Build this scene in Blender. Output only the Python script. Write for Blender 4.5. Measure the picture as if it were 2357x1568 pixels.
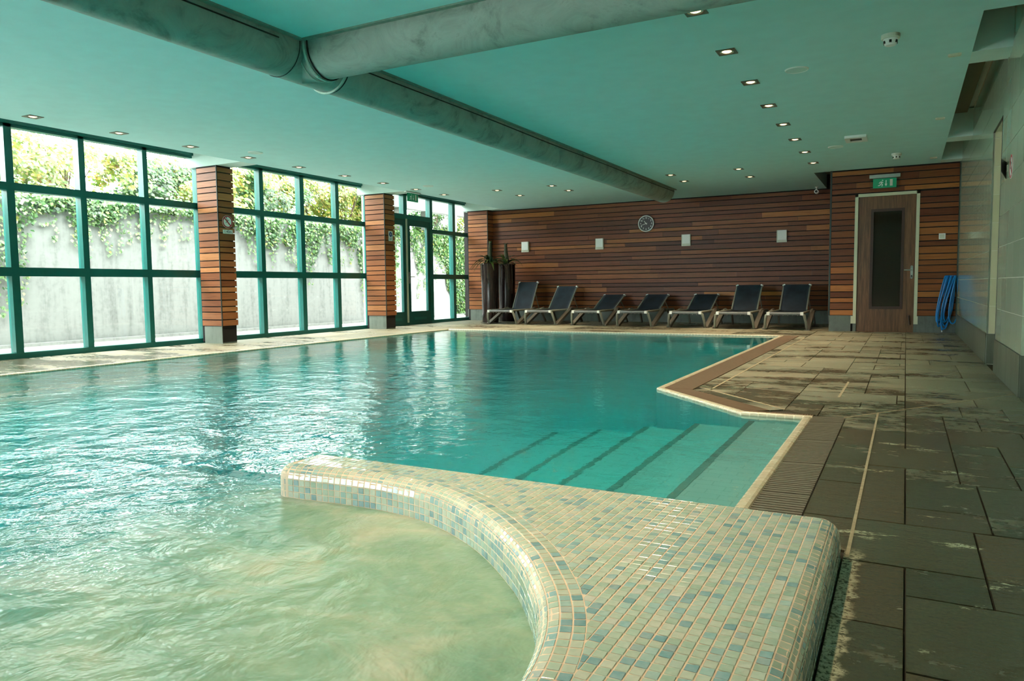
import bpy, bmesh, math, random
from mathutils import Vector, Matrix
from math import sin, cos, pi, sqrt, atan2, hypot
random.seed(7)
SC = bpy.context.scene
COL = SC.collection
for _o in list(bpy.data.objects):
    bpy.data.objects.remove(_o)

# ------------------------------------------------------------------ camera
YAW, PITCH, ROLL, FPX = -0.492402, -0.0728585, -0.0119146, 1689.795
EYE = Vector((0, 0, 0.765))
_F = Vector((sin(YAW)*cos(PITCH), cos(YAW)*cos(PITCH), sin(PITCH)))
_r = Vector((cos(YAW), -sin(YAW), 0)); _u = _r.cross(_F)
_R = _r*cos(ROLL) + _u*sin(ROLL); _U = -_r*sin(ROLL) + _u*cos(ROLL)
cam_d = bpy.data.cameras.new('camera'); cam = bpy.data.objects.new('camera', cam_d)
COL.objects.link(cam)
cam.matrix_world = Matrix(((_R.x, _U.x, -_F.x, EYE.x), (_R.y, _U.y, -_F.y, EYE.y), (_R.z, _U.z, -_F.z, EYE.z), (0, 0, 0, 1)))
cam_d.sensor_fit = 'HORIZONTAL'; cam_d.sensor_width = 36; cam_d.lens = FPX*36/2357
cam_d.clip_start = 0.02; cam_d.clip_end = 200
SC.camera = cam
# ------------------------------------------------------------------ sky, exposure
W = bpy.data.worlds.new('overcast_sky'); SC.world = W; W.use_nodes = True
_bg = W.node_tree.nodes['Background']
_bg.inputs['Color'].default_value = (0.98, 1.0, 1.0, 1); _bg.inputs['Strength'].default_value = 15.0
SC.view_settings.view_transform = 'Standard'; SC.view_settings.look = 'None'
SC.view_settings.gamma = 1; SC.view_settings.use_curve_mapping = False
SC.view_settings.exposure = 0.5
SC.cycles.max_bounces = 14; SC.cycles.diffuse_bounces = 7; SC.cycles.glossy_bounces = 4
SC.cycles.transmission_bounces = 8; SC.cycles.transparent_max_bounces = 12
SC.cycles.sample_clamp_indirect = 6.0
LAMP_W = 100.0        # watts of one ceiling downlight

# ------------------------------------------------------------------ helpers
def tag(o, label=None, cat=None, group=None, kind=None):
    if label: o['label'] = label
    if cat: o['category'] = cat
    if group: o['group'] = group
    if kind: o['kind'] = kind
    return o
def link(o, parent=None):
    COL.objects.link(o)
    if parent is not None: o.parent = parent
    return o
def empty(name, loc=(0, 0, 0), rz=0.0):
    o = bpy.data.objects.new(name, None); o.empty_display_size = .05
    o.location = loc; o.rotation_euler = (0, 0, rz)
    return link(o)
class MB:
    """collects faces; build() links them as one mesh object"""
    def __init__(s): s.v = []; s.f = []; s.t = []
    def add(s, vs, fs, tint=None):
        b = len(s.v); s.v += [tuple(p) for p in vs]
        for f in fs:
            s.f.append(tuple(i+b for i in f)); s.t.append(tint if tint is not None else 0.5)
        return s
    def box(s, x0, x1, y0, y1, z0, z1, tint=None):
        vs = [(x, y, z) for z in (z0, z1) for y in (y0, y1) for x in (x0, x1)]
        return s.add(vs, [(0, 2, 3, 1), (4, 5, 7, 6), (0, 1, 5, 4), (2, 6, 7, 3), (0, 4, 6, 2), (1, 3, 7, 5)], tint)
    def prism(s, poly, z0, z1, tint=None):
        n = len(poly)
        a = sum(poly[i][0]*poly[(i+1) % n][1]-poly[(i+1) % n][0]*poly[i][1] for i in range(n))
        if a < 0: poly = poly[::-1]
        vs = [(p[0], p[1], z0) for p in poly]+[(p[0], p[1], z1) for p in poly]
        fs = [tuple(range(n))[::-1], tuple(range(n, 2*n))]+[(i, (i+1) % n, n+(i+1) % n, n+i) for i in range(n)]
        return s.add(vs, fs, tint)
    def tube(s, pts, r, n=8, cap=True, tint=None):
        pts = [Vector(p) for p in pts]; m = len(pts); vs = []
        rr = r if isinstance(r, (list, tuple)) else [r]*m
        up = None
        for i, p in enumerate(pts):
            d = (pts[min(i+1, m-1)]-pts[max(i-1, 0)]).normalized()
            if up is None:
                up = Vector((0, 0, 1)) if abs(d.z) < .9 else Vector((1, 0, 0))
            a = d.cross(up)
            a = a.normalized() if a.length > 1e-6 else Vector((1, 0, 0))
            b = a.cross(d).normalized(); up = b
            for k in range(n):
                t = 2*pi*k/n; vs.append(p+a*cos(t)*rr[i]+b*sin(t)*rr[i])
        fs = [(i*n+k, i*n+(k+1) % n, (i+1)*n+(k+1) % n, (i+1)*n+k) for i in range(m-1) for k in range(n)]
        if cap: fs += [tuple(range(n))[::-1], tuple((m-1)*n+k for k in range(n))]
        return s.add(vs, fs, tint)
    def bar(s, a, b, w, h, side=(1, 0, 0), tint=None):
        """rectangular bar from a to b, width w along side, thickness h across"""
        a, b = Vector(a), Vector(b); d = (b-a).normalized()
        sd = Vector(side); sd = (sd-d*sd.dot(d)).normalized(); n = d.cross(sd)
        vs = [p+sd*(w/2*i)+n*(h/2*j) for p in (a, b) for i, j in ((-1, -1), (1, -1), (1, 1), (-1, 1))]
        return s.add(vs, [(3, 2, 1, 0), (4, 5, 6, 7), (0, 1, 5, 4), (1, 2, 6, 5), (2, 3, 7, 6), (3, 0, 4, 7)], tint)
    def lathe(s, prof, n=24, cx=0, cy=0, cap0=True, cap1=True):
        vs = [(cx+r*cos(2*pi*k/n), cy+r*sin(2*pi*k/n), z) for r, z in prof for k in range(n)]
        m = len(prof)
        fs = [(i*n+k, i*n+(k+1) % n, (i+1)*n+(k+1) % n, (i+1)*n+k) for i in range(m-1) for k in range(n)]
        if cap0: fs.append(tuple(range(n))[::-1])
        if cap1: fs.append(tuple((m-1)*n+k for k in range(n)))
        return s.add(vs, fs)
    def xf(s, M):
        s.v = [tuple(M @ Vector(p)) for p in s.v]; return s
    def mesh(s, name, mat, smooth=False, tint=False):
        me = bpy.data.meshes.new(name); me.from_pydata(s.v, [], s.f); me.validate(); me.update()
        if mat: me.materials.append(mat)
        if tint and len(me.polygons) == len(s.t):
            at = me.attributes.new('tint', 'FLOAT', 'FACE'); at.data.foreach_set('value', s.t)
        if smooth: me.polygons.foreach_set('use_smooth', [True]*len(me.polygons))
        return me
    def build(s, name, mat, parent=None, smooth=False, tint=False, loc=None):
        o = bpy.data.objects.new(name, s.mesh(name, mat, smooth, tint))
        if loc: o.location = loc
        return link(o, parent)
def obj_of(name, me, parent=None, loc=(0, 0, 0), rot=(0, 0, 0), scale=(1, 1, 1)):
    o = bpy.data.objects.new(name, me); o.location = loc; o.rotation_euler = rot; o.scale = scale
    return link(o, parent)
_cubes = {}
def unit_cube(mat):
    if mat.name not in _cubes:
        _cubes[mat.name] = MB().box(-.5, .5, -.5, .5, -.5, .5).mesh('piece_'+mat.name, mat)
    return _cubes[mat.name]
def piece(name, mat, parent, x0, x1, y0, y1, z0, z1):
    """box piece sharing one cube mesh per material"""
    return obj_of(name, unit_cube(mat), parent, ((x0+x1)/2, (y0+y1)/2, (z0+z1)/2), (0, 0, 0), (x1-x0, y1-y0, z1-z0))
def copy_tree(o, parent=None):
    c = o.copy(); link(c, parent)
    for ch in list(o.children): copy_tree(ch, c)
    return c

# ------------------------------------------------------------------ materials
def srgb(r, g, b):
    f = lambda c: (c/255/12.92) if c/255 <= .04045 else ((c/255+.055)/1.055)**2.4
    return (f(r), f(g), f(b), 1)
class NT:
    def __init__(s, name):
        s.m = bpy.data.materials.new(name); s.m.use_nodes = True; s.t = s.m.node_tree; s.n = s.t.nodes
        s.n.clear(); s.out = s.n.new('ShaderNodeOutputMaterial')
    def node(s, typ, **kw):
        n = s.n.new(typ)
        for k, v in kw.items():
            if k in n.inputs: 
                if hasattr(v, 'is_output'): s.t.links.new(v, n.inputs[k])
                else: n.inputs[k].default_value = v
            else: setattr(n, k, v)
        return n
    def l(s, a, b): s.t.links.new(a, b)
    def pos(s, scale=(1, 1, 1), loc=None):
        g = s.n.new('ShaderNodeNewGeometry'); m = s.n.new('ShaderNodeMapping'); m.inputs['Scale'].default_value = scale
        s.l(g.outputs['Position'], m.inputs['Vector'])
        if loc is not None: s.l(loc, m.inputs['Location'])
        return m.outputs[0]
    def noise(s, vec, scale, detail=3, rough=.5, dist=0):
        n = s.n.new('ShaderNodeTexNoise'); s.l(vec, n.inputs['Vector'])
        n.inputs['Scale'].default_value = scale; n.inputs['Detail'].default_value = detail
        n.inputs['Roughness'].default_value = rough; n.inputs['Distortion'].default_value = dist
        return n.outputs['Fac']
    def ramp(s, fac, stops, interp='LINEAR'):
        r = s.n.new('ShaderNodeValToRGB'); s.l(fac, r.inputs[0]); cr = r.color_ramp; cr.interpolation = interp
        while len(cr.elements) < len(stops): cr.elements.new(.5)
        for e, (p, c) in zip(cr.elements, stops): e.position = p; e.color = c
        return r.outputs[0]
    def fac(s, fac, a, b): return s.ramp(fac, [(a, (0, 0, 0, 1)), (b, (1, 1, 1, 1))])
    def mix(s, fac, a, b, mode='MIX'):
        n = s.n.new('ShaderNodeMix'); n.data_type = 'RGBA'; n.blend_type = mode
        for sock, v in ((n.inputs[0], fac), (n.inputs[6], a), (n.inputs[7], b)):
            if hasattr(v, 'is_output'): s.l(v, sock)
            else: sock.default_value = v
        return n.outputs[2]
    def math(s, op, a, b=0.0, c=0.0):
        n = s.n.new('ShaderNodeMath'); n.operation = op
        for i, v in enumerate((a, b, c)):
            if hasattr(v, 'is_output'): s.l(v, n.inputs[i])
            else: n.inputs[i].default_value = v
        return n.outputs[0]
    def rnd(s): return s.n.new('ShaderNodeObjectInfo').outputs['Random']
    def attr(s, name):
        n = s.n.new('ShaderNodeAttribute'); n.attribute_name = name; return n.outputs['Fac']
    def bump(s, h, strength, dist=.01):
        n = s.n.new('ShaderNodeBump'); s.l(h, n.inputs['Height'])
        n.inputs['Strength'].default_value = strength; n.inputs['Distance'].default_value = dist
        return n.outputs[0]
    def principled(s, color, rough=.5, metal=0.0, spec=.5, normal=None, **kw):
        p = s.n.new('ShaderNodeBsdfPrincipled')
        for k, v in (('Base Color', color), ('Roughness', rough), ('Metallic', metal), ('Specular IOR Level', spec)):
            if hasattr(v, 'is_output'): s.l(v, p.inputs[k])
            else: p.inputs[k].default_value = v
        if normal is not None: s.l(normal, p.inputs['Normal'])
        for k, v in kw.items(): p.inputs[k].default_value = v
        s.l(p.outputs[0], s.out.inputs['Surface']); return p
    def done(s): return s.m
def plain(name, c, rough=.5, metal=0.0, spec=.5, var=.12, scale=30):
    t = NT(name); n = t.noise(t.pos(), scale, 3)
    d = (c[0]*(1-var), c[1]*(1-var), c[2]*(1-var), 1); e = tuple(min(1, x*(1+var)) for x in c[:3])+(1,)
    t.principled(t.ramp(n, [(.3, d), (.7, e)]), rough, metal, spec); return t.done()

M = {}
# timber boards: each board takes its own tone
def timber(name, cols, rough=.42):
    t = NT(name); r = t.rnd()
    off = t.n.new('ShaderNodeCombineXYZ'); t.l(t.math('MULTIPLY', r, 37.0), off.inputs[0]); t.l(t.math('MULTIPLY', r, 11.0), off.inputs[2])
    g = t.n.new('ShaderNodeNewGeometry'); sp = t.n.new('ShaderNodeSeparateXYZ'); t.l(g.outputs['Position'], sp.inputs[0])
    cb = t.n.new('ShaderNodeCombineXYZ'); t.l(t.math('ADD', sp.outputs[0], sp.outputs[1]), cb.inputs[0]); t.l(sp.outputs[2], cb.inputs[2])
    m = t.n.new('ShaderNodeMapping'); m.inputs['Scale'].default_value = (1.3, 1, 34); t.l(cb.outputs[0], m.inputs['Vector']); t.l(off.outputs[0], m.inputs['Location'])
    n = t.noise(m.outputs[0], 2.2, 5, .62, .5)
    base = t.ramp(r, cols)
    grain = t.ramp(n, [(.25, (.62, .58, .55, 1)), (.5, (1, 1, 1, 1)), (.75, (1.22, 1.2, 1.15, 1))])
    t.principled(t.mix(1.0, base, grain, 'MULTIPLY'), rough, spec=.3, normal=t.bump(n, .12, .004)); return t.done()
M['timber'] = timber('timber', [(0, srgb(84, 44, 24)), (.2, srgb(118, 64, 32)), (.4, srgb(92, 50, 28)), (.6, srgb(134, 78, 38)), (.8, srgb(104, 58, 32)), (.93, srgb(172, 108, 52)), (1, srgb(126, 74, 40))])
M['timber_pillar'] = timber('timber_pillar', [(0, srgb(132, 78, 46)), (.3, srgb(160, 100, 60)), (.6, srgb(122, 70, 42)), (.85, srgb(178, 118, 72)), (1, srgb(146, 90, 56))])
M['backing'] = plain('backing', srgb(18, 14, 12), .8)
M['strip'] = plain('strip', srgb(28, 48, 44), .5)
def concrete(name, c, scale=3.0, streak=.35, rough=.8):
    t = NT(name); a = t.noise(t.pos((2.2, 2.2, .22)), scale, 6, .65); b = t.noise(t.pos(), 14, 6, .65)
    k = t.math('ADD', t.math('MULTIPLY', a, .65), t.math('MULTIPLY', b, .35))
    lo = tuple(x*(1-streak) for x in c[:3])+(1,); hi = tuple(min(1, x*1.12) for x in c[:3])+(1,)
    t.principled(t.ramp(k, [(.33, lo), (.5, c), (.68, hi)]), rough, normal=t.bump(b, .15, .01)); return t.done()
M['concrete_out'] = concrete('concrete_out', srgb(128, 130, 125), 3.2, .42)
M['concrete_in'] = concrete('concrete_in', srgb(124, 132, 122), 5, .4, .5)
M['plinth'] = concrete('plinth', srgb(92, 100, 92), 5, .35, .5)
M['court'] = concrete('court', srgb(200, 196, 190), 1.5, .15)
M['ceiling'] = plain('ceiling', srgb(182, 226, 224), .85, var=.03, scale=6)
M['ceiling_pale'] = plain('ceiling_pale', srgb(200, 222, 214), .85, var=.03, scale=6)
M['frame'] = plain('frame', srgb(12, 100, 92), .38, var=.05)
M['frame_door'] = plain('frame_door', srgb(8, 82, 76), .38, var=.05)
M['white'] = plain('white', srgb(232, 234, 228), .4, var=.02)
M['offwhite'] = plain('offwhite', srgb(206, 208, 190), .45, var=.03)
M['door_frame'] = plain('door_frame', srgb(196, 198, 168), .45, var=.03)
M['cream'] = plain('cream', srgb(206, 204, 178), .5, var=.03)
M['steel'] = plain('steel', srgb(190, 196, 190), .28, .9, var=.04)
M['black'] = plain('black', srgb(14, 16, 16), .4, var=.05)
M['red'] = plain('red', srgb(170, 30, 34), .45, var=.03)
M['blue_sign'] = plain('blue_sign', srgb(24, 62, 128), .45, var=.03)
t = NT('sign_green'); t.principled(srgb(6, 120, 76), .4, **{'Emission Color': (.0, .30, .13, 1), 'Emission Strength': .12}); M['sign_green'] = t.done()
M['grille'] = plain('grille', srgb(70, 72, 66), .6)
M['hose'] = plain('hose', srgb(14, 118, 188), .32, var=.04)
M['shade_panel'] = plain('shade_panel', srgb(112, 108, 84), .7, var=.05)
M['grey_text'] = plain('grey_text', srgb(110, 116, 124), .6)
# glass panes
t = NT('glass'); tr = t.node('ShaderNodeBsdfTransparent'); tr.inputs[0].default_value = (.94, .97, .96, 1)
gl = t.node('ShaderNodeBsdfGlossy'); gl.inputs['Roughness'].default_value = .01
fr = t.node('ShaderNodeLayerWeight'); fr.inputs['Blend'].default_value = .5
fz = t.math('ADD', t.math('MULTIPLY', t.math('POWER', fr.outputs['Facing'], 5.0), .8), .03)
mx = t.node('ShaderNodeMixShader'); t.l(fz, mx.inputs[0]); t.l(tr.outputs[0], mx.inputs[1]); t.l(gl.outputs[0], mx.inputs[2]); t.l(mx.outputs[0], t.out.inputs[0])
M['glass'] = t.done()
t = NT('dark_glass'); t.principled(srgb(34, 26, 18), .08, spec=.6); M['dark_glass'] = t.done()
# interior door veneer
t = NT('door_wood'); n = t.noise(t.pos((14, 14, 1.0)), 3.0, 5, .6, .6)
t.principled(t.ramp(n, [(.3, srgb(70, 46, 28)), (.5, srgb(98, 66, 40)), (.7, srgb(122, 84, 52))]), .4); M['door_wood'] = t.done()
M['door_wood_dark'] = plain('door_wood_dark', srgb(54, 32, 22), .4)
# stone pavers: dry and wet patches, pale lime bloom
t = NT('paver'); r = t.rnd()
big = t.noise(t.pos((.8, 2.6, 1)), 1.1, 5, .62, .3); mid = t.noise(t.pos((4, 9, 1)), 2.2, 5, .65, .4); fine = t.noise(t.pos((1, 1, 1)), 90, 4, .7)
dry = t.ramp(r, [(0, srgb(140, 136, 112)), (.5, srgb(154, 148, 122)), (1, srgb(130, 130, 108))])
wet = t.ramp(r, [(0, srgb(86, 86, 68)), (.3, srgb(104, 92, 70)), (.5, srgb(98, 97, 76)), (.75, srgb(80, 86, 68)), (1, srgb(92, 86, 66))])
wk = t.math('ADD', t.math('MULTIPLY', big, .62), t.math('MULTIPLY', mid, .38))
wk2 = t.math('ADD', wk, t.math('MULTIPLY', t.math('SUBTRACT', r, .5), .10))
gy = t.n.new('ShaderNodeNewGeometry'); sy = t.n.new('ShaderNodeSeparateXYZ'); t.l(gy.outputs['Position'], sy.inputs[0])
near = t.n.new('ShaderNodeMapRange'); t.l(sy.outputs[1], near.inputs[0]); near.inputs[1].default_value = 3.2; near.inputs[2].default_value = 6.0; near.inputs[3].default_value = -.15; near.inputs[4].default_value = .03
wk3 = t.math('ADD', wk2, near.outputs[0])
wf = t.fac(wk3, .45, .54)
c0 = t.mix(wf, wet, dry)
c1 = t.mix(t.math('MULTIPLY', t.fac(fine, .3, .7), .35), c0, (.02, .02, .015, 1))
lime = t.noise(t.pos((1.2, 3.2, 1)), 2.0, 7, .72, .2)
c2 = t.mix(t.math('MULTIPLY', t.fac(lime, .605, .65), t.fac(fine, .42, .5)), c1, srgb(186, 190, 160))
crust_x = t.n.new('ShaderNodeMapRange'); t.l(t.math('ADD', sy.outputs[0], t.math('MULTIPLY', t.math('SUBTRACT', mid, .5), .09)), crust_x.inputs[0]); crust_x.inputs[1].default_value = -.09; crust_x.inputs[2].default_value = -.105
crust_y = t.n.new('ShaderNodeMapRange'); t.l(sy.outputs[1], crust_y.inputs[0]); crust_y.inputs[1].default_value = 2.3; crust_y.inputs[2].default_value = 2.2
c2 = t.mix(t.math('MULTIPLY', t.math('MULTIPLY', crust_x.outputs[0], crust_y.outputs[0]), t.fac(fine, .4, .52)), c2, srgb(186, 180, 150))
t.principled(c2, t.ramp(wf, [(0, (.22, .22, .22, 1)), (1, (.62, .62, .62, 1))]), normal=t.bump(t.math('ADD', fine, t.math('MULTIPLY', mid, 2.0)), .25, .006))
M['paver'] = t.done()
M['mortar'] = plain('mortar', srgb(58, 52, 40), .9, var=.25, scale=20)
M['pale_joint'] = plain('pale_joint', srgb(166, 152, 122), .8, var=.2, scale=40)
M['grate'] = plain('grate', srgb(122, 114, 98), .3, var=.12)
M['grate_warm'] = plain('grate_warm', srgb(122, 98, 74), .5, var=.12)
# mosaic
TILE = [(0, srgb(158, 180, 162)), (.18, srgb(178, 190, 170)), (.36, srgb(204, 202, 184)), (.5, srgb(170, 192, 174)), (.64, srgb(192, 198, 180)), (.78, srgb(158, 188, 184)), (.88, srgb(128, 168, 176)), (.95, srgb(96, 144, 158)), (1, srgb(216, 208, 194))]
def tile_mat(name, src):
    t = NT(name); r = t.rnd() if src == 'obj' else t.attr('tint')
    n = t.noise(t.pos(), 60, 3)
    c = t.mix(.25, t.ramp(r, TILE), t.ramp(n, [(.3, srgb(150, 176, 150)), (.7, srgb(214, 216, 196))]))
    t.principled(c, .16, spec=.55, **{'Coat Weight': .25, 'Coat Roughness': .05}); return t.done()
M['tile_o'] = tile_mat('mosaic_single', 'obj'); M['tile_a'] = tile_mat('mosaic_many', 'attr')
M['grout'] = plain('grout', srgb(230, 206, 180), .8, var=.12, scale=25)
t = NT('coping'); r = t.rnd(); n = t.noise(t.pos(), 40, 3)
t.principled(t.mix(.3, t.ramp(r, [(0, srgb(196, 184, 154)), (.5, srgb(214, 204, 176)), (1, srgb(184, 178, 150))]), t.ramp(n, [(.3, srgb(180, 168, 140)), (.7, srgb(226, 220, 200))])), .3); M['coping'] = t.done()
M['coping_joint'] = plain('coping_joint', srgb(232, 222, 200), .8)
# wall tiles
t = NT('wall_tile'); r = t.rnd()
t.principled(t.ramp(r, [(0, srgb(168, 180, 156)), (.5, srgb(180, 190, 166)), (1, srgb(172, 184, 162))]), .12, spec=.5); M['wall_tile'] = t.done()
t = NT('wall_tile_cream'); r = t.rnd(); t.principled(t.ramp(r, [(0, srgb(186, 184, 150)), (1, srgb(196, 192, 160))]), .25); M['wall_tile_cream'] = t.done()
t = NT('base_tile'); r = t.rnd(); n = t.noise(t.pos((6, 6, .8)), 2.5, 5, .6)
t.principled(t.mix(.5, t.ramp(r, [(0, srgb(82, 90, 76)), (1, srgb(104, 110, 94))]), t.ramp(n, [(.3, srgb(66, 72, 60)), (.7, srgb(120, 124, 106))])), .35); M['base_tile'] = t.done()
M['tile_joint'] = plain('tile_joint', srgb(206, 206, 186), .8)
# pool basin
t = NT('basin'); br = t.n.new('ShaderNodeTexBrick'); t.l(t.pos(), br.inputs['Vector']); br.inputs['Scale'].default_value = 4
br.inputs['Color1'].default_value = srgb(206, 230, 224); br.inputs['Color2'].default_value = srgb(214, 234, 228); br.inputs['Mortar'].default_value = srgb(190, 218, 210); br.inputs['Mortar Size'].default_value = .01
t.principled(br.outputs[0], .5); M['basin'] = t.done()
M['step_shade'] = plain('step_shade', srgb(126, 158, 150), .6)  # shaded basin tone for the strips along the step edges
# fabric air duct
t = NT('duct'); a = t.noise(t.pos(), 3.0, 7, .7, 1.2); b = t.noise(t.pos(), 60, 3)
t.principled(t.ramp(a, [(.32, srgb(112, 124, 114)), (.46, srgb(144, 156, 146)), (.6, srgb(156, 168, 158)), (.72, srgb(126, 138, 128))]), .75, normal=t.bump(b, .1, .004)); M['duct'] = t.done()
M['duct_trim'] = plain('duct_trim', srgb(120, 138, 124), .6)
M['duct_seam'] = plain('duct_seam', srgb(16, 26, 24), .7)
M['duct_collar'] = plain('duct_collar', srgb(168, 192, 178), .6)
# lamp
t = NT('lamp'); e = t.node('ShaderNodeEmission'); e.inputs[0].default_value = (1, .66, .32, 1); e.inputs[1].default_value = 4.0; t.l(e.outputs[0], t.out.inputs[0]); M['lamp'] = t.done()
M['lamp_trim'] = plain('lamp_trim', srgb(96, 96, 80), .4, .3)
# sling fabric etc.
t = NT('sling'); n = t.noise(t.pos(), 5, 4); t.principled(t.ramp(n, [(.3, srgb(20, 30, 40)), (.7, srgb(36, 50, 62))]), .6); M['sling'] = t.done()
M['lounger_frame'] = plain('lounger_frame', srgb(138, 140, 126), .45, var=.08)
M['lounger_dark'] = plain('lounger_dark', srgb(104, 98, 86), .5, var=.1)
M['lounger_bar'] = plain('lounger_bar', srgb(112, 116, 116), .5)
# pots and plants
t = NT('pot'); n = t.noise(t.pos((10, 10, .7)), 2, 5, .6); t.principled(t.ramp(n, [(.35, srgb(26, 18, 18)), (.55, srgb(48, 34, 32)), (.75, srgb(74, 54, 46))]), .22, normal=t.bump(n, .3, .01)); M['pot'] = t.done()
def leaf_mat(name, stops, trans=.25):
    t = NT(name); c = t.ramp(t.attr('tint'), stops)
    d = t.node('ShaderNodeBsdfDiffuse'); t.l(c, d.inputs[0]); tl = t.node('ShaderNodeBsdfTranslucent'); t.l(c, tl.inputs[0])
    g = t.node('ShaderNodeBsdfGlossy'); g.inputs['Roughness'].default_value = .4
    m1 = t.node('ShaderNodeMixShader'); m1.inputs[0].default_value = trans; t.l(d.outputs[0], m1.inputs[1]); t.l(tl.outputs[0], m1.inputs[2])
    m2 = t.node('ShaderNodeMixShader'); m2.inputs[0].default_value = .06; t.l(m1.outputs[0], m2.inputs[1]); t.l(g.outputs[0], m2.inputs[2])
    t.l(m2.outputs[0], t.out.inputs[0]); return t.done()
M['ivy'] = leaf_mat('ivy', [(0, srgb(20, 54, 24)), (.3, srgb(52, 94, 42)), (.6, srgb(92, 128, 66)), (.85, srgb(134, 158, 98)), (1, srgb(158, 160, 74))])
M['leaf_yellow'] = leaf_mat('leaf_yellow', [(0, srgb(66, 98, 28)), (.5, srgb(112, 128, 42)), (.8, srgb(138, 138, 56)), (1, srgb(160, 124, 66))], .4)
M['leaf_green'] = leaf_mat('leaf_green', [(0, srgb(14, 50, 20)), (.5, srgb(44, 88, 36)), (1, srgb(90, 122, 56))], .3)
M['leaf_strap'] = leaf_mat('leaf_strap', [(0, srgb(18, 38, 20)), (.6, srgb(40, 66, 32)), (1, srgb(104, 118, 54))], .2)
M['bark'] = plain('bark', srgb(84, 70, 54), .9, var=.3, scale=40)
M['stalk'] = plain('stalk', srgb(60, 62, 40), .8, var=.35, scale=60)

# ------------------------------------------------------------------ room constants
ZC = 2.53            # ceiling
XW = -9.10           # inner face of the window wall
YB = 14.97           # slatted back wall
YD = 12.76           # wall with the door
XC = -1.08           # corner where the door wall steps back
XR = 0.67            # tiled right wall
ZT = 2.86            # top of the ceiling recesses
PILLARS = [(3.56, 3.85, -8.61), (7.29, 7.58, -8.61), (11.02, 11.33, -8.57), (14.72, 15.0, -8.50)]
BOARDS = []
_z = .249
while _z < ZC-.03:
    for h in (.093, .111, .079):
        if _z < ZC-.03: BOARDS.append((_z, min(_z+h, ZC)))
        _z += h
GAP = .015

# ------------------------------------------------------------------ pool outline and deck
WPOLY = [(-7.42, 11.35), (-1.625, 11.35), (-1.625, 5.30), (-.85, 4.46), (-.505, 4.46), (-.505, -1.2), (-7.42, -1.2)]
CW = .05
def cut(poly, a, b):
    """keep the part of a convex polygon left of the line a->b"""
    out = []
    sd = lambda p: (b[0]-a[0])*(p[1]-a[1])-(b[1]-a[1])*(p[0]-a[0])
    for i in range(len(poly)):
        p, q = poly[i], poly[(i+1) % len(poly)]; sp, sq = sd(p), sd(q)
        if sp >= 0: out.append(p)
        if sp*sq < -1e-12:
            k = sp/(sp-sq); out.append((p[0]+k*(q[0]-p[0]), p[1]+k*(q[1]-p[1])))
    return out
def area(p): return abs(sum(p[i][0]*p[(i+1) % len(p)][1]-p[(i+1) % len(p)][0]*p[i][1] for i in range(len(p))))/2 if len(p) > 2 else 0

fm = MB()
fm.box(-9.3, -7.47, -3.6, 15.2, -.12, -.008); fm.box(-7.47, -1.575, 11.40, 15.2, -.12, -.008)
fm.prism([(-.455, -3.6), (2.7, -3.6), (2.7, 15.2), (-1.575, 15.2), (-1.575, 5.32), (-.828, 4.51), (-.455, 4.51)], -.12, -.008)
fm.box(-7.47, -.455, -3.6, -1.25, -.12, -.008)
floor = fm.build('floor', M['mortar']); tag(floor, 'wet stone paved pool deck around the water', None, None, 'structure')
_npav = [0]
def paver(x0, x1, y0, y1, cuts=(), gap=.006):
    z1 = random.uniform(-.0012, .0012)
    g = gap/2; poly = [(x0+g, y0+g), (x1-g, y0+g), (x1-g, y1-g), (x0+g, y1-g)]
    full = poly
    for a, b in cuts:
        poly = cut(poly, a, b)
        if len(poly) < 3: return
    if area(poly) < .0025: return
    _npav[0] += 1
    if len(poly) == 4 and poly == full:
        piece('paver', M['paver'], floor, x0+g, x1-g, y0+g, y1-g, -.04, z1)
    else:
        MB().prism(poly, -.04, z1).build('paver', M['paver'], floor)
# lower right deck, measured joints
DA, DB = (-.29, 4.53), (.67, 5.955)          # pale diagonal joint
below = [(DB, DA)]; above = [(DA, DB)]
for r in [(-.14, .015, 1.39, 1.79), (-.14, .015, 1.79, 2.19), (-.14, .2, 2.19, 2.59), (.2, .67, 2.19, 2.59), (.015, .2, 1.99, 2.19), (.2, .46, 1.99, 2.19), (.46, .67, 1.99, 2.19),
          (.015, .38, 1.59, 1.99), (.38, .67, 1.59, 1.99), (-.14, .2, 1.0, 1.39), (.2, .67, 1.19, 1.59), (.015, .2, 1.39, 1.59), (-.14, .28, .6, 1.0), (.2, .67, 1.0, 1.19), (.28, .67, .6, 1.0),
          (-.285, -.125, 2.26, 2.58), (-.285, -.125, 2.58, 3.05), (-.285, -.125, 3.05, 3.45), (-.285, -.125, 3.45, 3.80), (-.285, -.125, 3.80, 4.2),
          (-.125, .015, 2.59, 3.0), (-.125, .015, 3.0, 3.39), (-.125, .2, 3.39, 3.79), (.015, .2, 3.2, 3.39), (.2, .39, 3.2, 3.79), (.39, .67, 3.2, 3.6), (.39, .67, 3.6, 4.0),
          (.015, .25, 2.79, 3.2), (.25, .67, 2.79, 3.2), (.015, .25, 2.59, 2.79), (.25, .67, 2.59, 2.79),
          (-.125, .015, 3.79, 4.2), (.015, .2, 3.79, 4.2), (.2, .39, 3.79, 4.0), (.2, .52, 4.0, 4.4), (.52, .67, 4.0, 4.4)]:
    paver(*r)
for r in [(-.285, -.125, 4.2, 4.9), (-.125, .015, 4.2, 4.6), (.015, .2, 4.2, 4.8), (-.125, .015, 4.6, 5.2), (.2, .36, 4.4, 4.8), (.36, .67, 4.4, 4.8), (.015, .3, 4.8, 5.2), (.3, .52, 4.8, 5.2), (.52, .67, 4.8, 5.2), (.015, .4, 5.2, 5.6), (.4, .67, 5.2, 5.6), (.4, .67, 5.6, 6.0)]:
    paver(*r, cuts=below)
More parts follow.
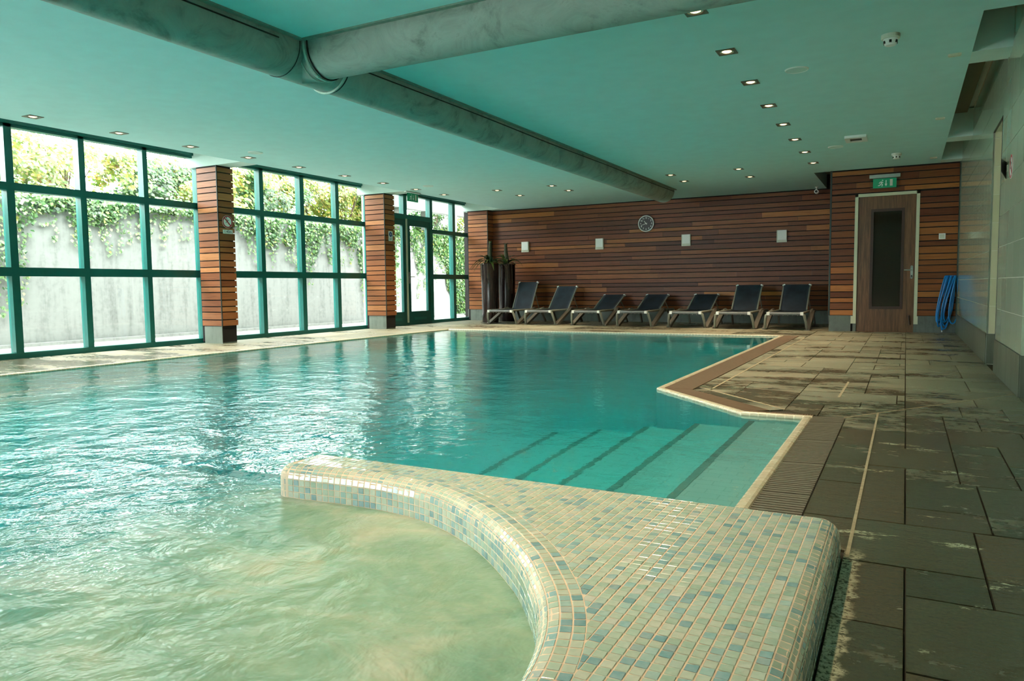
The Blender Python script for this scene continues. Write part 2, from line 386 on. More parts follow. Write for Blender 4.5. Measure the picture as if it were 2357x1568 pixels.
# upper right deck: courses of 0.2 and 0.4 m
G3A, G3B = (-1.36, 5.325), (-.71, 4.62)       # outer edge of the diagonal grating
def out3(d): n = Vector((.735, .678)); return ((G3A[0]+n.x*d, G3A[1]+n.y*d), (G3B[0]+n.x*d, G3B[1]+n.y*d))
lineA, lineB = out3(.105)
y = 4.57; k = 0
while y < YD-.02:
    h = (.4, .2, .4, .4, .2)[k % 5]; y1 = min(y+h, YD)
    x = -1.235
    while x < XR+.2:
        w = random.choice((.2, .4, .4, .6)); x1 = x+w
        if x < .012 < x1 and abs(x1-.012) > .05: x1 = .012
        if XR-x1 < .12: x1 = XR
        paver(x, x1, y, y1, cuts=above+[(lineA, lineB)])
        x = x1
        if x >= XR: break
    y = y1; k += 1
y = 5.2
while y < 11.3:
    h = random.choice((.4, .6)); paver(-1.355, -1.245, y, min(y+h, 11.35), cuts=[(lineA, lineB)]); y += h
# strip between diagonal grating and its pale joint
for i in range(3):
    a0, a1 = i/3, (i+1)/3; P, Q = out3(.004); R_, S_ = out3(.095)
    lp = lambda p, q, t: (p[0]+(q[0]-p[0])*t, p[1]+(q[1]-p[1])*t)
    MB().prism([lp(P, Q, a0+.004), lp(P, Q, a1-.004), lp(R_, S_, a1-.004), lp(R_, S_, a0+.004)], -.04, 0).build('paver', M['paver'], floor)
# deck behind the pool, in front of the slatted wall, and window side
y = 11.41
while y < YB-.05:
    y1 = min(y+.6, YB); x = -7.47 if y < 14.0 else -8.5
    while x < -1.09:
        x1 = min(x+random.choice((.6, .9, 1.2)), XC if y > YD-.3 else -1.24)
        if x1-x > .03: paver(x, x1, y, y1)
        if x1 >= (XC if y > YD-.3 else -1.24)-1e-6: break
        x = x1
    y = y1
y = -1.2
while y < 14.7:
    h = random.choice((.6, .9, 1.2)); y1 = min(y+h, 14.72)
    paver(-9.06, -8.27, y, y1); paver(-8.27, -7.475, y, y1); y = y1
for y in range(-2, 6):
    paver(.67, 1.5, y, min(y+1, 5.77)); paver(1.5, 2.5, y, min(y+1, 5.77))
# pale joints
jm = MB()
def joint(a, b, w=.014, z=.0016):
    a, b = Vector(a), Vector(b); d = (b-a).normalized(); n = Vector((-d.y, d.x))*(w/2)
    jm.prism([tuple(a+n), tuple(b+n), tuple(b-n), tuple(a-n)], -.01, z)
joint((-.128, 2.2), (-.128, 4.77), .010); joint(DA, DB, .011); joint((-1.24, 5.43), (-1.24, 11.0), .014); joint(lineA, lineB, .016)
joint((-.38, 5.33), (-.375, 6.2), .016)
jm.build('pale_joint', M['pale_joint'], floor)

# basin
bm_ = MB()
n = len(WPOLY)
ZB = -1.35
for i in range(n):
    p, q = WPOLY[i], WPOLY[(i+1) % n]
    bm_.add([(p[0], p[1], ZB-.1), (q[0], q[1], ZB-.1), (q[0], q[1], -.03), (p[0], p[1], -.03)], [(0, 1, 2, 3)])
bm_.add([(-7.6, -1.4, ZB), (-.3, -1.4, ZB), (-.3, 11.5, ZB), (-7.6, 11.5, ZB)], [(0, 1, 2, 3)])
basin = bm_.build('pool_basin', M['basin']); tag(basin, 'pale tiled basin under the turquoise pool water', None, None, 'structure')
st = empty('pool_steps', (-1.0, 3.35, ZB)); tag(st, 'submerged pool steps with riser shade painted as edge strips beside the mosaic ledge', 'steps')
xs = [-.505, -.80, -1.12, -1.44, -1.76, -2.08]
for i in range(5):
    z = -.17-.2*i
    yn = 4.46 if i < 1 else (4.46-.0*i)
    b = MB().box(xs[i+1], xs[i], 2.2, 4.46 if xs[i+1] > -.86 else 4.46-(.0), ZB, z); b.v = [(v[0]+1.0, v[1]-3.35, v[2]-ZB) for v in b.v]
    o = b.build('tread', M['basin'], st)
    e = MB().box(xs[i+1]-.004, xs[i+1]+.03, 2.2, 4.46, z-.001, z+.004); e.v = [(v[0]+1.0, v[1]-3.35, v[2]-ZB) for v in e.v]
    e.build('riser_shade', M['step_shade'], st)  # darker strip paints the riser shading along each step edge

# water: one closed body, glassy outside the spa, aerated and milky inside it
t = NT('water'); P = t.pos()
sx = t.n.new('ShaderNodeSeparateXYZ'); t.l(P, sx.inputs[0])
wob = t.noise(P, 1.6, 4, .6, .6)
xx = t.math('ADD', sx.outputs[0], t.math('MULTIPLY', t.math('SUBTRACT', wob, .5), .9))
m1 = t.n.new('ShaderNodeMapRange'); m1.interpolation_type = 'SMOOTHSTEP'; t.l(xx, m1.inputs[0]); m1.inputs[1].default_value = -3.0; m1.inputs[2].default_value = -1.5
m2 = t.n.new('ShaderNodeMapRange'); m2.interpolation_type = 'SMOOTHSTEP'; t.l(sx.outputs[1], m2.inputs[0]); m2.inputs[1].default_value = 2.15; m2.inputs[2].default_value = 2.02
spa = t.math('MULTIPLY', m1.outputs[0], m2.outputs[0])
# ripples
d1 = t.noise(t.pos((1.0, 1.0, 1), None), 7.0, 4, .55, .4); d2 = t.noise(t.pos((1, 1.4, 1)), 2.2, 3, .5, .3); d3 = t.noise(t.pos((1, 1, 1)), 26, 2, .5, .2)
m3 = t.n.new('ShaderNodeMapRange'); t.l(sx.outputs[1], m3.inputs[0]); m3.inputs[1].default_value = 8.5; m3.inputs[2].default_value = 3.0; m3.inputs[3].default_value = .25; m3.inputs[4].default_value = 1.0
hgt = t.math('ADD', t.math('ADD', t.math('MULTIPLY', d1, .5), d2), t.math('MULTIPLY', d3, .09))
calm_x = t.n.new('ShaderNodeMapRange'); t.l(sx.outputs[0], calm_x.inputs[0]); calm_x.inputs[1].default_value = -3.4; calm_x.inputs[2].default_value = -1.8; calm_x.inputs[3].default_value = 1.0; calm_x.inputs[4].default_value = .12
calm_y = t.n.new('ShaderNodeMapRange'); t.l(sx.outputs[1], calm_y.inputs[0]); calm_y.inputs[1].default_value = 2.1; calm_y.inputs[2].default_value = 2.3; calm_y.inputs[3].default_value = 1.0; calm_y.inputs[4].default_value = 0.0
hgt = t.math('MULTIPLY', hgt, m3.outputs[0])
hgt = t.math('MULTIPLY', hgt, t.math('MAXIMUM', calm_x.outputs[0], calm_y.outputs[0]))
bmp = t.node('ShaderNodeBump'); t.l(hgt, bmp.inputs['Height']); bmp.inputs['Strength'].default_value = .75; bmp.inputs['Distance'].default_value = .048
gl = t.node('ShaderNodeBsdfGlass'); gl.inputs['IOR'].default_value = 1.33; gl.inputs['Roughness'].default_value = .03; t.l(bmp.outputs[0], gl.inputs['Normal'])
fo = t.n.new('ShaderNodeBsdfPrincipled')
fn = t.noise(t.pos((1, 1.6, 1)), 2.0, 5, .6, .8); fn2 = t.noise(t.pos((1, 1, 1)), 30, 3, .6)
t.l(t.mix(.12, t.ramp(fn, [(.32, srgb(104, 148, 122)), (.5, srgb(142, 170, 140)), (.62, srgb(176, 184, 156)), (.75, srgb(212, 202, 176))]), t.ramp(fn2, [(.3, srgb(140, 164, 130)), (.7, srgb(220, 220, 200))])), fo.inputs['Base Color'])
fo.inputs['Roughness'].default_value = .35; t.l(bmp.outputs[0], fo.inputs['Normal'])
mxs = t.node('ShaderNodeMixShader'); t.l(t.math('MULTIPLY', spa, .88), mxs.inputs[0]); t.l(gl.outputs[0], mxs.inputs[1]); t.l(fo.outputs[0], mxs.inputs[2]); t.l(mxs.outputs[0], t.out.inputs['Surface'])
va = t.node('ShaderNodeVolumeAbsorption'); va.inputs['Color'].default_value = (.0, .95, .965, 1); va.inputs['Density'].default_value = 1.5; t.l(va.outputs[0], t.out.inputs['Volume'])
M['water'] = t.done()
WZ = -.014
wp = [(-7.45, 11.38), (-1.60, 11.38), (-1.60, 5.312), (-.838, 4.485), (-.48, 4.485), (-.48, -1.23), (-7.45, -1.23)]
water = MB().prism(wp, ZB-.06, WZ).build('pool_water', M['water']); tag(water, 'turquoise rippling pool water turning milky green in the spa bay', 'water')

# coping
cop = empty('pool_coping', (-1.6, 5.3, 0)); tag(cop, 'narrow beige tiled coping along the pool edge', 'coping')
cm = MB(); prof = [(0, -.05), (0, -.008), (.004, .001), (.014, .006), (.036, .006), (.046, .001), (.05, -.006), (.05, -.05)]
PL = .05
def coping_tile_mesh(L):
    b = MB(); g = .0034
    vs = [(u, s, z) for s in (g, L-g) for u, z in prof]; k = len(prof)
    b.add(vs, [(i, i+1, k+i+1, k+i) for i in range(k-1)]+[tuple(range(k))[::-1], tuple(range(k, 2*k))]); return b
_cm = coping_tile_mesh(PL).mesh('coping_tile', M['coping'])
def coping_run(a, b, many=False):
    a, b = Vector(a), Vector(b); d = (b-a); L = d.length; n = max(1, round(L/PL)); d.normalize()
    ang = atan2(d.y, d.x)-pi/2
    for i in range(n):
        p = a+d*(i*L/n)
        if many:
            s = coping_tile_mesh(L/n); s.xf(Matrix.Translation((p.x, p.y, 0)) @ Matrix.Rotation(ang, 4, 'Z')); cm.add(s.v, s.f, random.random())
        else:
            obj_of('coping_tile', _cm, cop, (p.x+1.6, p.y-5.3, 0), (0, 0, ang), (1, L/n/PL, 1))
# runs go with the deck on the right-hand side (+x local)
coping_run((-.505, 2.2), (-.505, 4.46)); coping_run((-.455, 4.46), (-.85, 4.46)); coping_run((-.85, 4.46), (-1.625, 5.30)); coping_run((-1.625, 5.30), (-1.625, 11.35))
coping_run((-1.575, 11.35), (-7.42, 11.35), True); coping_run((-7.42, 11.35), (-7.42, -1.2), True); coping_run((-.505, -1.2), (-.505, 2.2), True)
for i in range(len(cm.v)): cm.v[i] = (cm.v[i][0]+1.6, cm.v[i][1]-5.3, cm.v[i][2])
tag(cm.build('coping_tile_run', M['coping'], cop), kind='stuff')
cb_ = MB()
for a, c in (((-.505, 2.2), (-.505, 4.46)), ((-.455, 4.46), (-.85, 4.46)), ((-.85, 4.46), (-1.625, 5.30)), ((-1.625, 5.30), (-1.625, 11.35)), ((-1.575, 11.35), (-7.42, 11.35)), ((-7.42, 11.35), (-7.42, -1.2))):
    a, c = Vector(a), Vector(c); d = c-a; L = d.length; ang = atan2(d.y, d.x)-pi/2
    q = MB(); k = len(prof); q.add([(.025+(u-.025)*.97, s_, z-.0012) for s_ in (0, L) for u, z in prof], [(i, i+1, k+i+1, k+i) for i in range(k-1)]+[tuple(range(k))[::-1], tuple(range(k, 2*k))])
    q.xf(Matrix.Translation((a.x+1.6, a.y-5.3, 0)) @ Matrix.Rotation(ang, 4, 'Z')); cb_.add(q.v, q.f)
cb_.build('coping_bed', M['coping_joint'], cop)

# overflow gratings
def grating(name, label, quad, nb, mat, single):
    """quad: inner start, inner end, outer end, outer start; bars run from inner to outer edge"""
    q = [Vector(p) for p in quad]; c = sum(q, Vector((0, 0)))/4
    g = empty(name, (c.x, c.y, -.008)); tag(g, label, 'grating')
    many = MB(); lp = lambda a, b, t: a+(b-a)*t
    MB().prism([tuple(p-c) for p in q], -.03, .0).build('channel', M['black'], g)
    for i in range(nb):
        t0, t1 = (i+.18)/nb, (i+.82)/nb
        poly = [lp(q[0], q[1], t0)-c, lp(q[3], q[2], t0)-c, lp(q[3], q[2], t1)-c, lp(q[0], q[1], t1)-c]
        if single: MB().prism([tuple(p) for p in poly], .0, .009 if i % 18 else .0075).build('grate_bar', mat, g)
        else: many.prism([tuple(p) for p in poly], .0, .009)
    if not single: tag(many.build('grate_bars', mat, g), kind='stuff')
    return g
grating('overflow_grating', 'dark slatted overflow grating beside the submerged steps', [(-.453, 2.26), (-.453, 4.51), (-.288, 4.56), (-.288, 2.26)], 80, M['grate'], True)
grating('overflow_grating', 'brown overflow grating along the long straight pool edge', [(-1.573, 5.33), (-1.573, 11.4), (-1.362, 11.4), (-1.362, 5.335)], 300, M['grate_warm'], False)
grating('overflow_grating', 'brown overflow grating along the slanted pool edge', [(-1.570, 5.322), (-.832, 4.522), (-.712, 4.625), (-1.364, 5.322)], 56, M['grate_warm'], False)
grating('overflow_grating', 'short toothed drain strip behind the step corner coping', [(-.455, 4.513), (-.828, 4.513), (-.79, 4.56), (-.455, 4.56)], 26, M['grate_warm'], True)

# ------------------------------------------------------------------ spa ledge with mosaic
ZL = .105; RB = .048; TP = .0265
ctrl = [(-2.038, 1.986), (-1.95, 1.992), (-1.75, 2.008), (-1.566, 2.005), (-1.348, 1.955), (-1.10, 1.815), (-.87, 1.612), (-.742, 1.454), (-.666, 1.335), (-.612, 1.21), (-.578, 1.07), (-.57, .92), (-.585, .75), (-.64, .55), (-.75, .33), (-.9, .15)]
def catmull(P, n=12):
    out = []
    for i in range(len(P)-1):
        p0, p1, p2, p3 = P[max(i-1, 0)], P[i], P[i+1], P[min(i+2, len(P)-1)]
        for k in range(n):
            t = k/n
            out.append(tuple(.5*((2*p1[j])+(-p0[j]+p2[j])*t+(2*p0[j]-5*p1[j]+4*p2[j]-p3[j])*t*t+(-p0[j]+3*p1[j]-3*p2[j]+p3[j])*t**3) for j in (0, 1)))
    return out+[P[-1]]
def arc(cx, cy, r, a0, a1, n=5): return [(cx+r*cos(a0+(a1-a0)*i/n), cy+r*sin(a0+(a1-a0)*i/n)) for i in range(n+1)]
inner = catmull(ctrl)
YK, XK, XT = 2.235, -.143, -2.098
outline = inner[::-1]                                    # going from near camera round to the tip
CR = .06
tip = arc(XT+CR, 1.985+CR, CR, -pi/2, -pi, 6)[1:]+arc(XT+CR, YK-CR, CR, pi, pi/2, 6)
outline += tip + arc(XK-CR, YK-CR, CR, pi/2, 0, 6) + [(XK, .15)]
def dens(P, step, closed=True):
    out = []; m = len(P)
    for i in range(m if closed else m-1):
        a, b = Vector(P[i]), Vector(P[(i+1) % m]); k = max(1, int((b-a).length/step))
        out += [tuple(a+(b-a)*j/k) for j in range(k)]
    return out
def normals(P):
    m = len(P); N = []
    for i in range(m):
        a, b = Vector(P[i-1]), Vector(P[(i+1) % m]); d = (b-a).normalized(); N.append(Vector((d.y, -d.x)))
    return N                                             # points into the ledge for a clockwise outline
A2 = sum(outline[i][0]*outline[(i+1) % len(outline)][1]-outline[(i+1) % len(outline)][0]*outline[i][1] for i in range(len(outline)))
if A2 > 0: outline = outline[::-1]
ledge = empty('spa_ledge', (-.6, 1.6, 0)); tag(ledge, 'raised spa ledge clad in pale green and blue mosaic', 'ledge')
LO = Vector((-.6, 1.6, 0))
prof_b = [(0, -.5), (0, ZL-RB)]+[(RB*(1-cos(a)), ZL-RB+RB*sin(a)) for a in (pi/8, pi/4, 3*pi/8, pi/2)]
OD = dens(outline, .04); ND = normals(OD); m = len(OD)
b = MB(); vs = []
for u, z in prof_b:
    vs += [(OD[i][0]+ND[i].x*u-LO.x, OD[i][1]+ND[i].y*u-LO.y, z-.0004) for i in range(m)]
fs = [(j*m+i, j*m+(i+1) % m, (j+1)*m+(i+1) % m, (j+1)*m+i) for j in range(len(prof_b)-1) for i in range(m)]
from mathutils.geometry import tessellate_polygon
_off = (len(prof_b)-1)*m
for tri in tessellate_polygon([[Vector(v) for v in vs[_off:_off+m]]]): fs.append(tuple(_off+i for i in tri))
b.add(vs, fs); b.build('ledge_body', M['grout'], ledge)
# band of tiles following the edge
tiles = MB()
def tilequad(c4, nrm, tint):
    """c4: four corners on the surface; raised chamfered tile"""
    c = sum(c4, Vector((0, 0, 0)))/4
    base = [p+(c-p)*.12 for p in c4]; top = [p+(c-p)*.19+nrm*(.0009+random.uniform(-.0004, .0004)) for p in c4]
    tiles.add([tuple(p-LO) for p in base+top], [(4, 5, 6, 7), (0, 1, 5, 4), (1, 2, 6, 5), (2, 3, 7, 6), (3, 0, 4, 7)], tint)
def walk(P, step):
    """evenly spaced points and inward normals along an open polyline"""
    out = []; acc = 0; P = [Vector(p) for p in P]; nxt = 0
    for i in range(len(P)-1):
        L = (P[i+1]-P[i]).length; d = (P[i+1]-P[i])/max(L, 1e-9)
        while nxt <= acc+L:
            out.append((P[i]+d*(nxt-acc), Vector((d.y, -d.x)))); nxt += step
        acc += L
    # smooth normals
    return [(p, (sum((out[min(max(i+k, 0), len(out)-1)][1] for k in (-2, -1, 0, 1, 2)), Vector((0, 0)))).normalized()) for i, (p, nn) in enumerate(out)]
def band(P, flat_rows):
    rows = [(0, ZL-RB-.0235*j) for j in (4, 3, 2, 1, 0)]
    rows += [(RB*(1-cos(a)), ZL-RB+RB*sin(a)) for a in (pi/6, pi/3, pi/2)]
    rows += [(RB+TP*j, ZL) for j in range(1, flat_rows+1)]
    W_ = walk(P, TP)
    for i in range(len(W_)-1):
        (p, n0), (q, n1) = W_[i], W_[i+1]
        for j in range(len(rows)-1):
            (u0, z0), (u1, z1) = rows[j], rows[j+1]
            c4 = [Vector((p.x+n0.x*u0, p.y+n0.y*u0, z0)), Vector((p.x+n0.x*u1, p.y+n0.y*u1, z1)), Vector((q.x+n1.x*u1, q.y+n1.y*u1, z1)), Vector((q.x+n1.x*u0, q.y+n1.y*u0, z0))]
            nr = (c4[1]-c4[0]).cross(c4[3]-c4[0]).normalized()
            mid = (n0+n1)/2; outw = Vector((-mid.x*(1 if z1 < ZL else 0), -mid.y*(1 if z1 < ZL else 0), .6))
            if nr.dot(outw) < 0: nr = -nr; c4 = c4[::-1]
            t_ = random.random()
            if z0 < ZL-.03 and random.random() < .3: t_ = random.uniform(.76, .96)
            tilequad(c4, nr, t_)
inn = outline if False else (inner if True else None)
# direction so that the inward normal (d.y,-d.x) points into the ledge
band(inner[::-1], 2)
band([inner[0]]+tip+[(XK-CR, YK)], 0)
band(arc(XK-CR, YK-CR, CR, pi/2, 0, 6)+[(XK, .15)], 0)
# flat field on the grid
fieldcurve = [(p.x+n_.x*(RB+2*TP), p.y+n_.y*(RB+2*TP)) for p, n_ in walk(inner[::-1], .02)]
from mathutils import kdtree
kd = kdtree.KDTree(len(fieldcurve))
for i, p in enumerate(fieldcurve): kd.insert((p[0], p[1], 0), i)
kd.balance()
XF, YF, XLf = XK-RB, YK-RB, XT+RB
singles = []
ix = 0; x = XF-TP
while x > XLf-TP:
    y = YF-TP
    while y > .18:
        poly = [(x, y), (x+TP, y), (x+TP, y+TP), (x, y+TP)]
        full = True
        co, i, dist = kd.find((x+TP/2, y+TP/2, 0))
        i = min(max(i, 1), len(fieldcurve)-2); a, b2 = Vector(fieldcurve[i-1]), Vector(fieldcurve[i+1]); d = (b2-a).normalized()
        inside = lambda p: (Vector(p)-a).dot(Vector((d.y, -d.x)))
        if dist < TP*1.6:
            if min(inside(p) for p in poly) < 0:
                full = False; poly = cut(poly, tuple(b2), tuple(a)); 
        elif inside(poly[0]) < 0: poly = []
        if x < XLf: 
            full = False; poly = cut(poly, (XLf, 1), (XLf, 0)) if poly else poly
            poly = [p for p in poly]
        if len(poly) > 2 and area(poly) > TP*TP*.15:
            if full: singles.append((x+TP/2, y+TP/2))
            else:
                c = Vector((sum(p[0] for p in poly)/len(poly), sum(p[1] for p in poly)/len(poly)))
                k = len(poly); bs = [Vector(p)+(c-Vector(p))*.08 for p in poly]; tp = [Vector(p)+(c-Vector(p))*.16 for p in poly]
                vs = [(p.x-LO.x, p.y-LO.y, ZL) for p in bs]+[(p.x-LO.x, p.y-LO.y, ZL+.0009) for p in tp]
                if sum(poly[q][0]*poly[(q+1) % k][1]-poly[(q+1) % k][0]*poly[q][1] for q in range(k)) < 0:
                    vs = vs[:k][::-1]+vs[k:][::-1]
                tiles.add(vs, [tuple(range(k, 2*k))]+[(q, (q+1) % k, k+(q+1) % k, k+q) for q in range(k)], random.random())
        y -= TP
    x -= TP
def in_view(x, y):
    d = Vector((x, y, ZL))-EYE; z = d.dot(_F)
    if z < .05: return False
    px, py = 1178.5+FPX*d.dot(_R)/z, 784-FPX*d.dot(_U)/z
    return -10 < px < 2367 and py < 1575
singles.sort(key=lambda p: (not in_view(*p), hypot(p[0], p[1])))
h = TP/2
_tm = MB().add([(-h*.88, -h*.88, 0), (h*.88, -h*.88, 0), (h*.88, h*.88, 0), (-h*.88, h*.88, 0), (-h*.81, -h*.81, .0009), (h*.81, -h*.81, .0009), (h*.81, h*.81, .0022), (-h*.81, h*.81, .0009)],
               [(4, 5, 6, 7), (0, 1, 5, 4), (1, 2, 6, 5), (2, 3, 7, 6), (3, 0, 4, 7)]).mesh('mosaic_tile', M['tile_o'])
for i, (x, y) in enumerate(singles):
    if i < 300: obj_of('mosaic_tile', _tm, ledge, (x-LO.x, y-LO.y, ZL), (random.uniform(-.03, .03), random.uniform(-.03, .03), 0))
    else: tilequad([Vector((x-h, y-h, ZL)), Vector((x+h, y-h, ZL)), Vector((x+h, y+h, ZL)), Vector((x-h, y+h, ZL))], Vector((0, 0, 1)), random.random())
tag(tiles.build('mosaic_tiles', M['tile_a'], ledge, tint=True), kind='stuff')

# ------------------------------------------------------------------ slatted walls
def boards_x(parent, x0, x1, yf, th=.02, lens=(1.1, 2.6), zmin=0, zmax=9, mat=None, sgn=1):
    for z0, z1 in BOARDS:
        if z1 < zmin+.02 or z0 > zmax-.02: continue
        z0, z1 = max(z0, zmin), min(z1, zmax); x = x0; first = True
        while x < x1-1e-6:
            L = random.uniform(*lens)*(random.uniform(.2, 1) if first else 1); first = False
            e = x+L if x1-(x+L) > .35 else x1
            piece('board', mat or M['timber'], parent, x+.0012, e-.0012, yf, yf+th, z0+GAP/2, z1-GAP/2); x = e
def boards_y(parent, y0, y1, xf, th=.02, mat=None):
    for z0, z1 in BOARDS:
        piece('board', mat or M['timber'], parent, xf-th, xf, y0, y1, z0+GAP/2, z1-GAP/2)
wb = MB().box(-9.3, XC, YB+.02, YB+.25, -.1, 2.9).build('wall_back', M['backing']); tag(wb, 'wide wall of horizontal timber boards behind the loungers', None, None, 'structure')
boards_x(wb, -8.5, XC-.02, YB)
bb = MB().box(-9.2, XC, YB-.012, YB+.02, -.01, .249).build('baseboard_back', M['plinth']); tag(bb, 'grey plinth below the long timber wall', None, None, 'structure')
# wall with the interior door
DX0, DX1, DZ = -.732, .155, 2.14
wd = MB(); wd.box(XC, DX0, YD+.02, YD+.3, -.1, 2.9); wd.box(DX1, XR+.3, YD+.02, YD+.3, -.1, 2.9); wd.box(DX0, DX1, YD+.02, YD+.3, DZ, 2.9); wd.box(XC, XC+.2, YD+.3, YB+.1, -.1, 2.9)
wd.box(DX0, DX1, YD+.12, YD+.3, -.1, DZ)
wd = wd.build('wall_door_side', M['backing']); tag(wd, 'narrow timber boarded wall holding the brown door', None, None, 'structure')
boards_x(wd, XC+.012, DX0, YD, lens=(3, 4), zmax=DZ); boards_x(wd, DX1, XR-.012, YD, lens=(3, 4), zmax=DZ); boards_x(wd, XC+.012, XR-.012, YD, lens=(.9, 1.6), zmin=DZ)
boards_y(wd, YD+.03, YB-.01, XC+.0, mat=M['timber'])
piece('corner_strip', M['strip'], wd, XC-.014, XC+.01, YD-.004, YD+.024, .249, ZC)
piece('corner_strip', M['strip'], wd, XR-.014, XR, YD-.004, YD+.024, .0, ZC)
bd = MB().box(XC, DX0-.03, YD-.006, YD+.03, -.01, .249).box(DX1+.0, XR, YD-.006, YD+.03, -.01, .249).build('baseboard_door_side', M['plinth']); tag(bd, 'grey plinth below the boarded door wall', None, None, 'structure')
# pillars
PL_ = ['slatted timber pillar beyond the left edge of the window view', 'slatted timber pillar carrying the round no diving sign', 'slatted timber pillar with the small blue sign beside the glass door', 'slatted timber corner pillar behind the potted plants']
for k, (y0, y1, xf) in enumerate(PILLARS):
    p = empty('pillar', (xf-.2, (y0+y1)/2, 0)); tag(p, PL_[k], 'pillar', None, 'structure')
    ox, oy = xf-.2, (y0+y1)/2
    MB().box(-9.05-ox, xf-.02-ox, y0+.02-oy, y1-.02-oy, .02, ZC).build('core', M['backing'], p)
    MB().box(-9.0-ox, xf-.025-ox, y0+.015-oy, y1-.015-oy, -.01, .249).build('concrete_foot', M['concrete_in'], p)
    for z0, z1 in BOARDS:
        piece('board', M['timber_pillar'], p, -9.02-ox, xf-.014-ox, y0-oy, y0+.02-oy, z0+GAP/2, z1-GAP/2)
        piece('board', M['timber_pillar'], p, xf-.02-ox, xf-ox, y0+.014-oy, y1-.004-oy, z0+GAP/2, z1-GAP/2)
    piece('corner_strip', M['strip'], p, xf-.012-ox, xf-.0-ox, y0-oy, y0+.012-oy, .249, ZC)

# ------------------------------------------------------------------ window wall
FD = .11                                                 # frame depth towards the garden
def window(name, label, posts, y0, y1, transoms, dividers=True):
    w = empty(name, (XW, (y0+y1)/2, 0)); tag(w, label, None, None, 'structure')
    oy = (y0+y1)/2
    for (a, c) in posts: MB().box(-FD, 0, a-oy, c-oy, 0, ZT-.02).build('post', M['frame'], w)
    MB().box(-FD-.01, .012, y0-oy, y1-oy, -.01, .065).build('sill', M['frame'], w)
    MB().box(-FD, .0, y0-oy, y1-oy, 2.665, 2.78).build('head', M['frame'], w)
    MB().box(-.06, .03, y0-oy, y1-oy, 2.70, 2.80).build('head_trim', M['frame'], w)
    ps = sorted(posts); edges = [y0]+[v for pr in ps for v in pr]+[y1]; bays = []
    ps2 = [(y0, y0)]+ps+[(y1, y1)]
    for i in range(len(ps2)-1):
        if ps2[i+1][0]-ps2[i][1] > .1: bays.append((ps2[i][1], ps2[i+1][0]))
    zs = [.065]+[v for tt in transoms for v in tt]+[2.665]
    for (a, c) in bays:
        for (ta, tb) in transoms: MB().box(-FD, .0, a-oy, c-oy, ta, tb).build('transom', M['frame'], w)
        for i in range(0, len(zs), 2):
            MB().box(-.075, -.069, a-oy-.01, c-oy+.01, zs[i]-.01, zs[i+1]+.01).build('pane', M['glass'], w)
    return w
TR = [(.957, 1.060), (1.945, 2.033)]
window('window_1', 'teal framed window with three wide bays nearest the camera', [(3.90, 3.98), (4.774, 4.860), (5.631, 5.707), (6.503, 6.572), (7.364, 7.44)], 3.8, 7.5, TR)
window('window_2', 'teal framed window between the two timber pillars', [(7.60, 7.68), (8.527, 8.609), (9.414, 9.507), (10.298, 10.385), (11.193, 11.27)], 7.5, 11.3, TR)
window('window_3', 'teal framed window bays right of the glass door', [(13.276, 13.376), (14.18, 14.286), (15.11, 15.2)], 13.276, 15.2, TR)
window('window_4', 'teal framed window beyond the left edge of the picture', [(.1, .18), (1.0, 1.08), (1.9, 1.98), (2.8, 2.88), (3.5, 3.58)], .0, 3.8, TR)
window('window_5', 'teal framed window at the near end of the pool hall', [(-3.5, -3.42), (-2.6, -2.52), (-1.7, -1.62), (-.8, -.72), (-.1, .0)], -3.6, .0, TR)
# glass double door with fanlights
d1_ = empty('door_1', (XW, 12.42, 0)); tag(d1_, 'teal glazed double door to the garden court', None, None, 'structure')
oy = 12.42
MB().box(-FD, 0, 11.30-oy, 11.52-oy, 0, ZT-.02).build('jamb', M['frame'], d1_)
MB().box(-FD-.01, .012, 11.3-oy, 13.28-oy, -.01, .05).build('threshold', M['frame_door'], d1_)
MB().box(-FD, .0, 11.5-oy, 13.28-oy, 2.18, 2.28).build('door_head', M['frame'], d1_)
MB().box(-FD, .0, 12.33-oy, 12.45-oy, 2.28, 2.7).build('fanlight_post', M['frame'], d1_)
MB().box(-FD, .0, 11.3-oy, 13.28-oy, 2.665, 2.78).build('head', M['frame'], d1_); MB().box(-.06, .03, 11.3-oy, 13.28-oy, 2.70, 2.80).build('head_trim', M['frame'], d1_)
for a, c in ((11.52, 12.33), (12.45, 13.28)): MB().box(-.075, -.069, a-oy, c-oy, 2.27, 2.68).build('pane', M['glass'], d1_)
for a, c in ((11.52, 12.40), (12.44, 13.276)):
    lf = MB().box(-.07, -.01, a-oy, a+.115-oy, .05, 2.18).box(-.07, -.01, c-.10-oy, c-oy, .05, 2.18).box(-.07, -.01, a+.115-oy, c-.10-oy, .05, .277).box(-.07, -.01, a+.115-oy, c-.10-oy, 2.055, 2.18).build('door_leaf', M['frame_door'], d1_)
    MB().box(-.045, -.039, a+.105-oy, c-.09-oy, .27, 2.06).build('pane', M['glass'], lf)
    MB().box(-.012, -.004, a+.2-oy, c-.18-oy, .10, .15).build('weather_bar', M['frame'], lf)
MB().box(-.01, .006, 12.395-oy, 12.445-oy, .05, 2.19).build('meeting_strip', M['offwhite'], d1_)
hd = MB().box(-.012, .004, 12.47-oy, 12.51-oy, .86, 1.10).build('handle_plate', M['steel'], d1_)
MB().tube([(.0, 12.49-oy, 1.0), (.05, 12.49-oy, 1.0), (.055, 12.51-oy, 1.0), (.055, 12.61-oy, 1.0)], .009).build('lever', M['steel'], hd)
